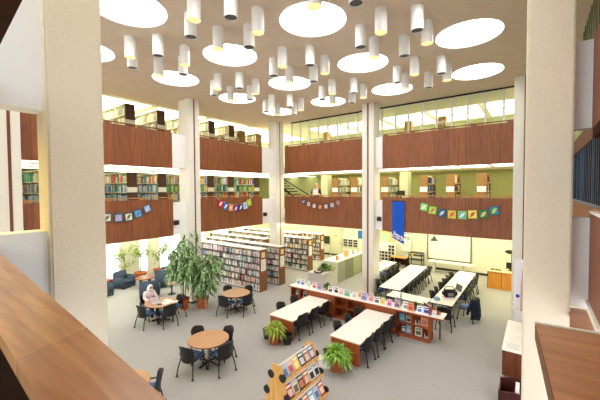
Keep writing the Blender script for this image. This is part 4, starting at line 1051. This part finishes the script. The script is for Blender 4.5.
# ================================================================== MAGAZINE RACK
t = thing('magazine_rack', 'double-sided light oak magazine rack with sloping tiers', 'rack', (-3.74, 4.83, 0))
hy = .54
for y in (-hy, hy-.035):
    MB().prism([(-.36, 0.04), (.36, 0.04), (.11, 1.18), (-.11, 1.18)], 'y', y, y+.035).build('end_panel', OAK, t)
MB().box(-.34, -hy, 0.0, .34, hy, .05).build('base', OAK, t)
TI = [(.19, .94, .06, 1.16), (.30, .61, .16, .9), (.42, .27, .27, .56)]
for s_ in (-1, 1):
    for (lx, lz, tx, tz) in TI:
        d = Vector((tx-lx, 0, tz-lz)).normalized(); nn = Vector((-d.z, 0, d.x))*-1
        def pt(u, v): q = Vector((lx-.06, 0, lz))+d*u+nn*v; return (s_*q.x, q.z)
        Lb = (Vector((tx, tz))-Vector((lx, lz))).length
        MB().prism([pt(0, -.008), pt(Lb, -.008), pt(Lb, .008), pt(0, .008)], 'y', -hy+.035, hy-.035).build('sloped_back', WHITE, t)
        MB().prism([(s_*(lx-.07), lz-.012), (s_*(lx+.02), lz-.012), (s_*(lx+.02), lz+.035), (s_*(lx+.008), lz+.035), (s_*(lx+.008), lz+.008), (s_*(lx-.07), lz+.008)], 'y', -hy-.0, hy+.0).build('shelf', OAK, t)
        for y in (-hy-.01, hy-.02):
            n = 14; pl = [(s_*(lx-.055)+.075*math.cos(2*PI*k/n), lz+.045+.075*math.sin(2*PI*k/n)) for k in range(n)]
            MB().prism(pl, 'y', y, y+.03).build('end_disc', BLACK, t)
MAGC = [[((170, 190, 210), (90, 120, 160), 'pale blue magazine'), ((226, 196, 190), (190, 90, 90), 'pink magazine'), ((230, 190, 90), (240, 220, 150), 'golden yellow magazine'), ((60, 50, 60), (200, 200, 200), 'black magazine'), ((150, 110, 90), (220, 190, 170), 'brown magazine'), ((90, 110, 170), (226, 200, 190), 'blue magazine')],
        [((170, 60, 60), (230, 190, 170), 'red magazine'), ((226, 220, 206), (110, 90, 70), 'cream magazine'), ((70, 60, 60), (200, 120, 80), 'dark brown magazine'), ((190, 110, 80), (230, 190, 150), 'copper magazine'), ((236, 234, 230), (40, 40, 44), 'white magazine with black figures'), ((230, 230, 226), (30, 30, 34), 'white magazine with two dark suits')],
        [((60, 70, 90), (190, 190, 200), 'navy magazine'), ((40, 40, 44), (150, 150, 150), 'charcoal magazine'), ((214, 130, 70), (240, 200, 150), 'orange magazine'), ((120, 180, 200), (240, 240, 240), 'turquoise magazine'), ((190, 200, 220), (90, 110, 150), 'pale silver magazine'), ((200, 90, 70), (240, 210, 190), 'brick red magazine')]]
tn = ['top', 'middle', 'bottom']
for q, (lx, lz, tx, tz) in enumerate(TI):
    for k, (c, a, nm) in enumerate(MAGC[q]):
        y = 4.83-hy+.11+k*.172; ang = math.atan2(tz-lz, lx-tx)
        m = MB(); w, h = .15, .235
        m.box(-w/2, 0, 0, w/2, .008, h, 0).box(-w*.38, -.001, h*.12, w*.38, 0, h*.62, 1).box(-w*.42, -.001, h*.76, w*.42, 0, h*.92, 2)
        o = m.build('magazine', [col(c), col(a), col(tuple(min(255, int(v*.4+150)) for v in a))], None, (-3.74+lx-.034, y, lz+.014), 0)
        o.rotation_euler = (-(PI/2-ang), 0, PI/2)
        tag(o, '%s on the %s tier of the oak rack' % (nm, tn[q]), 'magazine', 'magazines on the oak rack')

# ================================================================== BINS
def bin_(x, y, label, matb, box_=False, w=.13, h=.26, rz=0):
    t = thing('waste_bin', label, 'bin', (x, y, 0), rz)
    if box_:
        m = MB(); m.box(-w, -w*.7, 0, w, w*.7, .01).box(-w, -w*.7, 0, -w+.008, w*.7, h).box(w-.008, -w*.7, 0, w, w*.7, h).box(-w, -w*.7, 0, w, -w*.7+.008, h).box(-w, w*.7-.008, 0, w, w*.7, h)
        m.build('box_body', matb, t); MB().box(-w-.006, -w*.7-.006, h, w+.006, w*.7+.006, h+.03).box(-.07, -.07, h+.03, .07, .07, h+.032).build('lid', WMETAL, t)
    else:
        MB().lathe([(w*.8, 0), (w, h), (w+.012, h), (w+.012, h+.012), (w-.006, h+.012), (w*.78, .01)], n=24).build('bucket', matb, t)
        MB().lathe([(w*.75, .12), (w*.75, .125)], n=20).build('contents', col((196, 196, 190)), t)
bin_(-5.62, 6.92, 'round black waste bin between the yellow-green fern and the table end', BLACK)
bin_(-6.32, 6.85, 'dark blue waste bin behind the yellow-green fern', flat('navy_plastic', (34, 44, 66), .5))
bin_(-4.14, 6.55, 'white recycling box beside the bright green fern', WMETAL, True, .15, .2, .5)
bin_(-4.22, 6.86, 'black waste bin behind the white recycling box', BLACK)

# ================================================================== RIGHT HAND DESK AREA
t = thing('leaflet_desk', 'brown desk piled with white forms beside the near pillar', 'desk', (-.2, 9.5, 0))
MB().box(-.39, -1.0, .1, .5, -.97, .68).build('front_panel', DESKW, t); MB().box(-.4, -1.02, .68, .6, 1.0, .7).build('desktop', WHITE, t)
MB().box(-.36, -.95, 0, -.33, .95, .68).build('side_panel', DESKW, t)
MB().tube([(-.33, -.97, 0), (-.33, -.97, .12)], .02).build('leg', CHROME, t)
for k, (y, lab) in enumerate([(8.75, 'white form with blue pictures at the front of the leaflet desk'), (9.3, 'white form in the middle of the leaflet desk'), (9.95, 'white form at the far end of the leaflet desk')]):
    m = MB(); m.box(-.2, -.2, 0, .2, .2, .012)
    for q in range(5): m.box(-.16, -.16+.07*q, .012, .14-.04*(q % 3), -.15+.07*q, .013, 1)
    tag(m.build('form_pile', [WHITE, col((120, 130, 180)) if k == 0 else col((200, 204, 214))], None, (-.36, y, .701), .03*k), lab, 'papers')
t = thing('return_bin', 'dark maroon two-part bin below the leaflet desk', 'bin', (-.25, 7.75, 0)); t.scale = (.92, .92, .85)
MB().prism([(-.36, 0), (.3, 0), (.3, .32), (-.08, .34), (-.36, .26)], 'y', -.26, -.23).build('front_panel', MAROON, t)
MB().prism([(-.36, 0), (.3, 0), (.3, .42), (-.08, .44), (-.36, .36)], 'y', .22, .25).build('back_panel', MAROON, t)
MB().box(-.36, -.23, 0, -.33, .22, .28).build('side_panel', MAROON, t); MB().box(-.33, -.23, 0, .3, .22, .03).build('base', MAROON, t); MB().box(-.05, -.2, .03, .02, .15, .4).build('divider', WHITE, t)
t = thing('display_stand', 'tall white display stand with round blue sticker before the podium pillar', 'stand', (-.36, 10.9, 0))
MB().rbox(-.12, -.05, .0, .16, .05, 2.35, .03).build('board', WMETAL, t)
MB().rbox(-.085, -.062, .9, .13, -.05, 2.28, .03).build('inset_panel', flat('lilac_white', (226, 222, 232), .4), t)
MB().prism([(.02, .9), (.13, .9), (.13, 1.9), (.06, 2.1), (.03, 1.6)], 'y', -.068, -.06).build('curved_print', flat('rose_brown', (190, 160, 150), .6), t)
n = 16; MB().prism([(-.04+.05*math.cos(2*PI*k/n), 1.32+.05*math.sin(2*PI*k/n)) for k in range(n)], 'y', -.072, -.062).build('sticker', flat('blue_sticker', (40, 60, 170), .5), t)
for z in (.95, 1.1): MB().ell((-.13, -.04, z), (.03, .03, .03)).build('knob', WHITE, t)

# podium
t = thing('podium', 'orange wood podium desk in front of the cream wall', 'podium', (-1.2, 16.4, 0), 0)
MB().box(-.5, -.3, .0, .5, -.27, .74).build('front_panel', PODW, t); MB().box(-.5, -.3, 0, -.47, .35, .74).build('side_panel', PODW, t); MB().box(.47, -.3, 0, .5, .35, .74).build('side_panel', PODW, t)
MB().box(.02, -.302, .0, .03, -.3, .74).build('joint', DARKWOOD, t)
MB().rbox(-.56, -.36, .74, .6, .4, .78, .01).build('desktop', col((232, 206, 160)), t)
t = thing('computer_monitor', 'black monitor on the podium', 'monitor', (-.88, 16.5, .78))
MB().rbox(-.16, -.03, .08, .16, .03, .36, .01).build('screen', BLACK, t); MB().box(-.03, -.02, 0, .03, .04, .1).build('neck', BLACK, t); MB().box(-.1, -.08, 0, .1, .1, .015).build('foot', BLACK, t)
t = thing('document_camera', 'black lamp-like document camera rising over the podium monitor', 'camera', (-.85, 16.72, .78))
MB().tube([(.0, 0, 0), (.0, 0, .7), (-.02, -.03, .8)], .02).build('arm', BLACK, t); MB().ell((-.06, -.06, .8), (.2, .12, .09)).build('head', BLACK, t); MB().lathe([(.08, 0), (.08, .02)], n=16).build('foot', BLACK, t)
t = thing('desk_set', 'small red and black desk items on the podium', 'stationery', (-1.5, 16.3, .78))
MB().rbox(-.1, -.04, 0, .03, .04, .07, .01).build('stapler_body', flat('crimson_plastic', (170, 50, 80), .5), t); MB().rbox(.05, -.03, 0, .3, .03, .05, .01).build('tray', BLACK, t)

# whiteboard on back wall and table under it
t = thing('projection_screen', 'large white projection board on the back wall above a long table', 'screen', (-3.72, 18.26, .58))
MB().box(-1.05, -.03, 0, 1.03, .04, 1.32).build('board', WHITE, t)
m = MB(); m.box(-1.09, -.05, -.04, -1.05, .04, 1.36).box(1.03, -.05, -.04, 1.07, .04, 1.36).box(-1.09, -.05, -.05, 1.07, .04, 0).box(-1.09, -.05, 1.32, 1.07, .04, 1.36); m.build('frame', flat('olive_black', (70, 70, 58), .5), t)
t = thing('long_table', 'long white side table with rounded end under the projection board', 'table', (-3.5, 17.6, 0))
m = MB(); pl = [(-1.05, -.25), (.85, -.25)]+[(.85+.25*math.sin(a*PI/8), -.25*math.cos(a*PI/8)) for a in range(1, 8)]+[(.85, .25), (-1.05, .25)]
m.prism(pl, 'z', .55, .6); m.build('tabletop', WHITE, t)
for x in (-.8, .55): MB().rbox(x-.05, -.15, 0, x+.05, .15, .55, .01).build('leg', col((220, 220, 206)), t)
t = thing('projector_lamp', 'black cone-shaped pendant hanging before the projection board', 'pendant', (-3.72, 15.2, 2.1)); t['kind'] = 'thing'
MB().tube([(0, 0, .1), (0, 0, .6)], .012).build('hanging_cord', BLACK, t); MB().lathe([(.17, -.08), (.14, -.03), (.06, .05), (.03, .12)], n=18).build('shade', flat('dark_grey_metal', (64, 62, 60), .4), t); MB().lathe([(.1, -.085), (.1, -.08)], n=16).build('lens', WHITE, t)
# black cart, desk, easel poster, cubby unit, notice boards
t = thing('black_cart', 'black two-tier equipment cart against the back wall', 'cart', (-5.25, 17.7, 0))
for z in (.5, .74, .88): MB().box(-.36, -.22, z, .36, .22, z+.025).build('shelf', BLACK, t)
for sx in (-1, 1):
    for sy in (-1, 1): MB().box(sx*.34-.02, sy*.2-.02, 0, sx*.34+.02, sy*.2+.02, .9).build('post', BLACK, t)
MB().box(-.2, -.23, .75, -.1, -.2, .87).build('yellow_tag', col((226, 214, 60)), t)
t = thing('wooden_desk', 'light wood desk between easel poster and black cart', 'desk', (-6.15, 17.6, 0))
MB().rbox(-.45, -.25, .54, .45, .25, .58, .01).build('desktop', OAK, t)
for sx in (-1, 1): MB().box(sx*.42-.02, -.22, 0, sx*.42+.02, .22, .54).build('side_panel', DARKWOOD, t)
MB().box(-.4, .18, .1, .4, .2, .54).build('back_panel', DARKWOOD, t)
t = thing('hanging_poster', 'white poster with small pink and green pictures on the back wall', 'poster', (-5.98, 18.2, .8))
MB().box(-.28, 0, 0, .28, .03, 1.2).build('sheet', WHITE, t)
MB().box(-.2, -.005, 1.0, .22, 0, 1.04).build('heading', col((90, 90, 150)), t); MB().box(-.16, -.005, .7, .0, 0, .88).build('pink_picture', col((196, 130, 160)), t); MB().box(.04, -.005, .68, .2, 0, .86).build('green_picture', col((140, 190, 130)), t)
m = MB(); n = 20
for k in range(n): a, b2 = 2*PI*k/n, 2*PI*(k+1)/n; m.add([(.0+.17*math.cos(a), -.004, .45+.13*math.sin(a)), (.0+.17*math.cos(b2), -.004, .45+.13*math.sin(b2)), (.0+.145*math.cos(b2), -.004, .45+.105*math.sin(b2)), (.0+.145*math.cos(a), -.004, .45+.105*math.sin(a))], [(0, 1, 2, 3)])
m.build('green_oval', col((170, 206, 160)), t)
t = thing('cubby_unit', 'black and white pigeonhole unit against the back wall', 'shelf unit', (-7.0, 17.9, 0))
MB().box(-.5, .14, 0, .5, .16, 1.25).build('back_panel', WHITE, t)
for i in range(6): MB().box(-.5+.2*i-.012, -.14, 0, -.5+.2*i+.012, .14, .85 if i < 4 else 1.25).build('divider', WHITE, t)
for k in range(7): MB().box(-.5 if k < 5 else .1, -.14, .19*k, .5, .14, .19*k+.02).build('shelf', WHITE, t)
m = MB()
for i in range(5):
    for k in range(4 if i < 3 else 6): m.box(-.47+.2*i, -.08, .05+.19*k, -.33+.2*i, .1, .17+.19*k)
m.build('black_trays', BLACK, t)
t = thing('hanging_notice_board', 'cream notice board with pale green sheet and dark cut-outs on the back wall', 'notice board', (-7.1, 18.24, 1.0))
MB().box(-.5, 0, .0, .45, .03, 1.2).build('board', col((232, 206, 150)), t); MB().box(-.45, -.01, .0, .1, 0, .75).build('green_sheet', col((196, 220, 196)), t); MB().box(-.4, -.01, .95, -.15, 0, 1.1).box(.0, -.01, .85, .3, 0, 1.02).build('cut_out', col((60, 90, 90)), t)
# service desk
t = thing('service_desk', 'long grey-green panelled service desk behind the counter', 'desk', (-7.8, 12.8, 0))
for k in range(4): MB().box(.37, .03+.8*k, 0, .41, .81+.8*k, .97).build('front_panel', [SERV, flat('olive_panel', (132, 134, 112), .6), flat('yellow_green_panel', (166, 170, 134), .6), SERV][k], t)
MB().box(-.4, 0, .97, .43, 3.25, 1.0).build('desktop', WHITE, t); MB().box(-.38, 0, 0, .41, .03, .97).build('end_panel', col((224, 224, 208)), t)
MB().box(-.38, -1.3, .66, .45, 0, .7).build('lower_desktop', GREYLAM, t); MB().box(-.36, -1.28, 0, .43, -1.25, .66).build('lower_front', GREYLAM, t); MB().box(.4, -1.25, 0, .43, 0, .66).build('lower_side', GREYLAM, t)
bushy(-7.75, 12.2, .7, .4, TERRA, 'leafy plant in a terracotta pot on the low end of the service desk')
bushy(-7.5, 12.35, .7, .28, flat('green_pot', (120, 140, 90), .6), 'trailing plant at the corner of the service desk', .1, LEAFL)
t = thing('paper_tray', 'black tray of papers on the near corner of the service desk', 'tray', (-7.72, 11.7, .7))
MB().lathe([(.16, 0), (.2, .06), (.19, .06), (.15, .01)], n=20).build('tray_body', BLACK, t); MB().rbox(-.1, -.08, .03, .1, .08, .08, .01).build('papers', WHITE, t); MB().rbox(-.05, -.03, .08, .05, .04, .11, .01).build('red_item', col((200, 70, 60)), t)
for k, (x, y, w, h, c, lab) in enumerate([(-7.62, 13.2, .12, .2, (214, 140, 80), 'small orange box at the near end of the service desk top'), (-7.66, 14.2, .22, .3, (232, 180, 120), 'orange paper bag on the service desk top'), (-7.6, 14.8, .1, .26, (150, 176, 130), 'green file standing on the service desk top'), (-7.62, 15.4, .14, .2, (224, 190, 140), 'tan carton at the far end of the service desk')]):
    tag(MB().rbox(-w/2, -w/2, 0, w/2, w/2, h, .02).build('desk_box', col(c), None, (x, y, 1.0), .2*k), lab, 'box')
# back wall left part: door, dark board, organisers, posters
o = bpy.data.objects.new('door_1', None); C.objects.link(o); o.location = (-10.62, 18.28, 0); struct(o, 'pale cream door in the back wall behind the service desk', 'door')
MB().box(-.4, -.03, .0, .4, .02, 1.75).build('door_leaf', col((226, 226, 196)), o); m = MB(); m.box(-.45, -.05, 0, -.4, .02, 1.82).box(.4, -.05, 0, .45, .02, 1.82).box(-.45, -.05, 1.75, .45, .02, 1.82); m.build('door_frame', col((206, 206, 176)), o)
MB().box(.28, -.07, .8, .36, -.03, .86).build('door_handle', CHROME, o); MB().box(-.12, -.04, 1.3, .12, -.03, 1.36).build('door_sign', col((226, 150, 90)), o)
tag(MB().box(-.22, 0, 0, .22, .04, .5).build('dark_picture', [flat('dark_green_print', (60, 70, 50), .5)], None, (-11.35, 18.24, .75)), 'dark green framed print left of the cream door', 'picture')
for k in range(3):
    t = thing('wall_organizer', 'black wall pocket organiser, %s from the cream door' % num[k], 'organiser', (-9.9+.36*k, 18.22, .7), 0, 'black wall organisers')
    MB().box(-.15, 0, 0, .15, .07, .5).build('frame', WHITE, t)
    m = MB()
    for a in range(2):
        for b2 in range(3): m.box(-.13+.14*a, -.02, .03+.16*b2, -.01+.14*a, .0, .14+.16*b2)
    m.build('black_pockets', BLACK, t)
tag(MB().box(-.14, 0, 0, .14, .02, .5).build('hanging_poster', col((40, 120, 200)), None, (-8.9, 18.26, 1.28)), 'blue poster on the back wall beside the central pillar', 'poster')

# ================================================================== BANNER, BUNTING, WALL LAMPS
BLUEB_ = flat('banner_blue', (18, 84, 196), .8)
t = thing('hanging_banner', 'tall blue banner with white slanted lettering on the far gallery front', 'banner', (-4.35, YB-.06, 0))
MB().prism([(-.25, 2.46), (.23, 2.22), (.24, 3.88), (-.24, 3.88)], 'y', -.01, .01).build('cloth', BLUEB_, t)
MB().tube([(-.27, 0, 3.89), (.27, 0, 3.89)], .018).build('rod', BLACK, t)
def text(body, size, loc, rot, mat, parent, shear=0, name='lettering', align='CENTER'):
    cu = bpy.data.curves.new(name, 'FONT'); cu.body = body; cu.size = size; cu.align_x = align; cu.shear = shear; cu.extrude = .003
    cu.materials.append(mat); o = bpy.data.objects.new(name, cu); C.objects.link(o); cu.offset = .004
    bpy.context.view_layer.update(); me = bpy.data.meshes.new_from_object(o.evaluated_get(bpy.context.evaluated_depsgraph_get())); bpy.data.objects.remove(o)
    o = bpy.data.objects.new(name, me); C.objects.link(o); o.parent = parent; o.location = loc; o.rotation_euler = rot
    return o
text('Tutoring', .15, (.015, -.016, 2.50), (PI/2, math.radians(27), 0), WHITE, t, name='upper_lettering')
text('Center', .15, (-.05, -.016, 2.42), (PI/2, math.radians(27), 0), WHITE, t, name='lower_lettering')

def bunting(axis, fixed, items, label, w, h, cordc, sag_pts):
    """items: (coord, z centre, tilt, colours)"""
    c0 = items[len(items)//2]
    loc = (fixed, c0[0], c0[1]) if axis == 'y' else (c0[0], fixed, c0[1])
    t = thing('hanging_bunting', label, 'bunting', loc, math.radians(90) if axis == 'y' else 0, None)
    # local frame: x along wall, -y towards the hall
    pts = [((a-c0[0]), -.012, z-c0[1]+h*.5) for a, z, *_ in items]
    MB().tube([(pts[0][0]-w*.8, -.012, pts[0][2]+.1)]+pts+[(pts[-1][0]+w*.8, -.012, pts[-1][2]+.12)], .006, 6).build('cord', cordc, t)
    for a, z, tilt, (edge, mid, art) in items:
        m = MB(); M = Matrix.Translation((a-c0[0], -.02, z-c0[1])) @ Matrix.Rotation(tilt, 4, 'Y')
        m.box(-w/2, -.004, -h/2, w/2, .004, h/2, 0, M=M); m.box(-w*.4, -.006, -h*.4, w*.4, -.004, h*.4, 1, M=M)
        m.ell((0, -.006, 0), (w*.2, .002, h*.2), 2, 8, 5, M); m.box(-w*.3, -.0065, -h*.3, -w*.05, -.006, -h*.12, 2, M=M); m.box(w*.05, -.0065, h*.1, w*.3, -.006, h*.28, 2, M=M)
        m.build('flag', [col(edge), col(mid), col(art)], t)
    return t
TE = (36, 96, 120)
bunting('y', XL+.02, [(4.05, 3.5, .0, (TE, (226, 226, 196), (120, 120, 100))), (4.39, 3.52, .04, (TE, (226, 228, 200), (110, 110, 90))), (4.73, 3.49, .0, (TE, (150, 170, 214), (206, 150, 190))), (5.05, 3.5, -.1, (TE, (226, 226, 196), (110, 120, 90))), (5.36, 3.59, -.2, (TE, (110, 170, 220), (70, 130, 200))), (5.68, 3.74, -.35, (TE, (140, 170, 220), (190, 200, 230)))],
        'string of teal-edged pictures on the middle gallery front by the near stucco pillar', .25, .26, flat('teal_cord', TE, .8), None)
W_ = (236, 236, 240)
bunting('y', XL+.02, [(8.87, 3.79, .25, ((200, 44, 60), (206, 50, 66), W_)), (9.14, 3.67, .12, ((30, 100, 200), (36, 106, 206), W_)), (9.43, 3.59, .05, ((230, 150, 50), (236, 156, 56), (226, 206, 190))), (9.72, 3.55, 0, ((100, 40, 130), (110, 46, 140), W_)), (10.01, 3.58, -.08, ((60, 40, 120), (70, 46, 130), W_)), (10.29, 3.65, -.16, ((180, 204, 230), (186, 210, 236), (150, 180, 220))), (10.55, 3.78, -.25, ((170, 200, 60), (180, 208, 70), (206, 226, 120)))],
        'string of plain bright coloured flags on the gallery front above the bookcases', .25, .3, flat('white_cord', (220, 216, 210), .8), None)
MR = (84, 36, 40)
bunting('x', YB-.02, [(-8.94, 3.8, .3, (MR, (90, 100, 160), (206, 196, 200))), (-8.65, 3.69, .2, (MR, (214, 200, 180), (180, 160, 150))), (-8.33, 3.61, .1, (MR, (190, 180, 206), (240, 220, 190))), (-8.0, 3.57, 0, (MR, (206, 130, 80), (230, 180, 120))), (-7.68, 3.6, -.08, (MR, (176, 176, 216), (226, 220, 230))), (-7.36, 3.67, -.15, (MR, (206, 196, 190), (170, 180, 170))), (-7.05, 3.78, -.25, (MR, (206, 150, 110), (110, 110, 180)))],
        'string of maroon-edged pictures on the far gallery front below the waiting person', .22, .24, flat('maroon_cord', MR, .8), None)
bunting('x', YB-.02, [(-3.38, 3.69, .2, ((120, 190, 60), (150, 214, 150), (230, 240, 220))), (-3.08, 3.58, .12, ((140, 200, 60), (180, 214, 110), (206, 110, 60))), (-2.75, 3.49, .05, ((20, 90, 120), (30, 100, 130), (200, 214, 230))), (-2.42, 3.45, .02, ((200, 206, 70), (230, 190, 80), (220, 70, 90))), (-2.09, 3.44, 0, ((150, 206, 80), (80, 180, 190), (236, 240, 240))), (-1.77, 3.48, -.05, ((226, 214, 90), (240, 226, 120), (206, 60, 50))), (-1.44, 3.5, -.08, ((30, 110, 70), (50, 130, 70), (230, 200, 140))), (-1.13, 3.63, -.2, ((20, 110, 140), (40, 140, 160), (200, 220, 70)))],
        'string of green and teal picture flags on the far gallery front above the projection board', .27, .28, flat('green_cord', (90, 120, 60), .8), None)
for (x, y, lab) in ((XL+.01, 6.76, 'small dark wall speaker on the white panel before the plant pillar'), (XL+.01, 11.58, 'small dark wall speaker on the white panel before the corner pillar')):
    t = thing('wall_speaker_mount', lab, 'speaker', (x, y, 3.05)); MB().rbox(.0, -.08, .03, .14, .08, .2, .01).build('cabinet', flat('speaker_brown', (62, 40, 28), .5), t); MB().box(.14, -.065, .045, .145, .065, .185).build('grille', BLACK, t)
t = thing('wall_speaker_mount', 'small dark wall speaker on the white panel beside the central pillar', 'speaker', (-5.12, YB-.03, 3.05)); MB().rbox(-.07, -.14, .03, .07, .0, .2, .01).build('cabinet', flat('speaker_brown', (62, 40, 28), .5), t); MB().box(-.055, -.145, .045, .055, -.14, .185).build('grille', BLACK, t)

# the rest of the books, past those built one by one
o = stuffbooks.build('library_books', BOOKS_MAT); o['label'] = 'rows of mixed coloured books filling the other bookcases'; o['category'] = 'books'; o['kind'] = 'stuff'

# ================================================================== LIGHT
w = bpy.data.worlds.new('daylight'); scene.world = w; w.use_nodes = True
bg = w.node_tree.nodes['Background']; bg.inputs['Color'].default_value = (.93, .97, 1.0, 1); bg.inputs['Strength'].default_value = 1.9
def area(name, loc, sx, sy, power, colr, rot=(0, 0, 0)):
    l = bpy.data.lights.new(name, 'AREA'); l.shape = 'RECTANGLE'; l.size = sx; l.size_y = sy; l.energy = power; l.color = colr
    o = bpy.data.objects.new(name, l); C.objects.link(o); o.location = loc; o.rotation_euler = rot; return o
WARM = (1, .94, .60); NEU = (1, .96, .78)
area('ground_lamp_lounge', (-13.6, 7, LFB-.03), 4.5, 14, 260, NEU)
area('ground_lamp_shelves', (-13, 15, LFB-.03), 5.5, 5.5, 200, WARM)
area('ground_lamp_back', (-6, 15.6, LFB-.03), 8, 5, 165, WARM)
area('ground_lamp_meeting', (-1.5, 15.6, LFB-.03), 4.2, 5, 105, WARM)
area('middle_lamp_far', (-5, 15, UFB-.03), 10, 2, 75, WARM)
area('near_gallery_lamp', (-5.6, -.2, UFB-.1), 1.6, 1.6, 42, (1, .80, .22))
area('camera_gallery_lamp', (-1.5, -1.6, UFB-.1), 3, 1.2, 26, (1, .95, .82))

# ================================================================== CAMERA
f, yaw, pit, roll = 318.807, .6393, .0311, -.0059
Fw = Vector((-math.sin(yaw)*math.cos(pit), math.cos(yaw)*math.cos(pit), -math.sin(pit)))
R0 = Vector((math.cos(yaw), math.sin(yaw), 0)); U0 = R0.cross(Fw)
Rr = math.cos(roll)*R0+math.sin(roll)*U0; Ur = math.cos(roll)*U0-math.sin(roll)*R0
cam = bpy.data.cameras.new('camera'); co = bpy.data.objects.new('camera', cam); C.objects.link(co)
Mx = Matrix((Rr, Ur, -Fw)).transposed().to_4x4(); Mx.translation = (0, 0, EYE); co.matrix_world = Mx
cam.sensor_width = 36; cam.lens = 36*f/600; cam.clip_start = .02; cam.clip_end = 200
scene.camera = co

# drop the book prototypes that never went into the scene, then scale everything to metres
done = set()
for o in list(scene.objects):
    if o.data is not None and o.type in ('MESH', 'FONT') and o.data.name not in done:
        done.add(o.data.name)
        if o.type == 'MESH':
            o.data.transform(Matrix.Scale(S, 4))
            for sl in o.data.skin_vertices:
                for d in sl.data: d.radius = (d.radius[0]*S, d.radius[1]*S)
        else: o.data.size *= S; o.data.extrude *= S; o.data.offset *= S
    if o.type == 'LIGHT': o.data.size *= S; o.data.size_y *= S; o.data.energy *= S*S
    for md in o.modifiers:
        if md.type == 'SOLIDIFY': md.thickness *= S
    o.location = o.location*S
vs = scene.view_settings
vs.view_transform = 'Standard'; vs.look = 'None'; vs.gamma = 1; vs.use_curve_mapping = False; vs.exposure = 0.6
scene.cycles.use_denoising = True
scene.cycles.max_bounces = 8; scene.cycles.diffuse_bounces = 5; scene.cycles.transparent_max_bounces = 12
scene.cycles.sample_clamp_indirect = 6
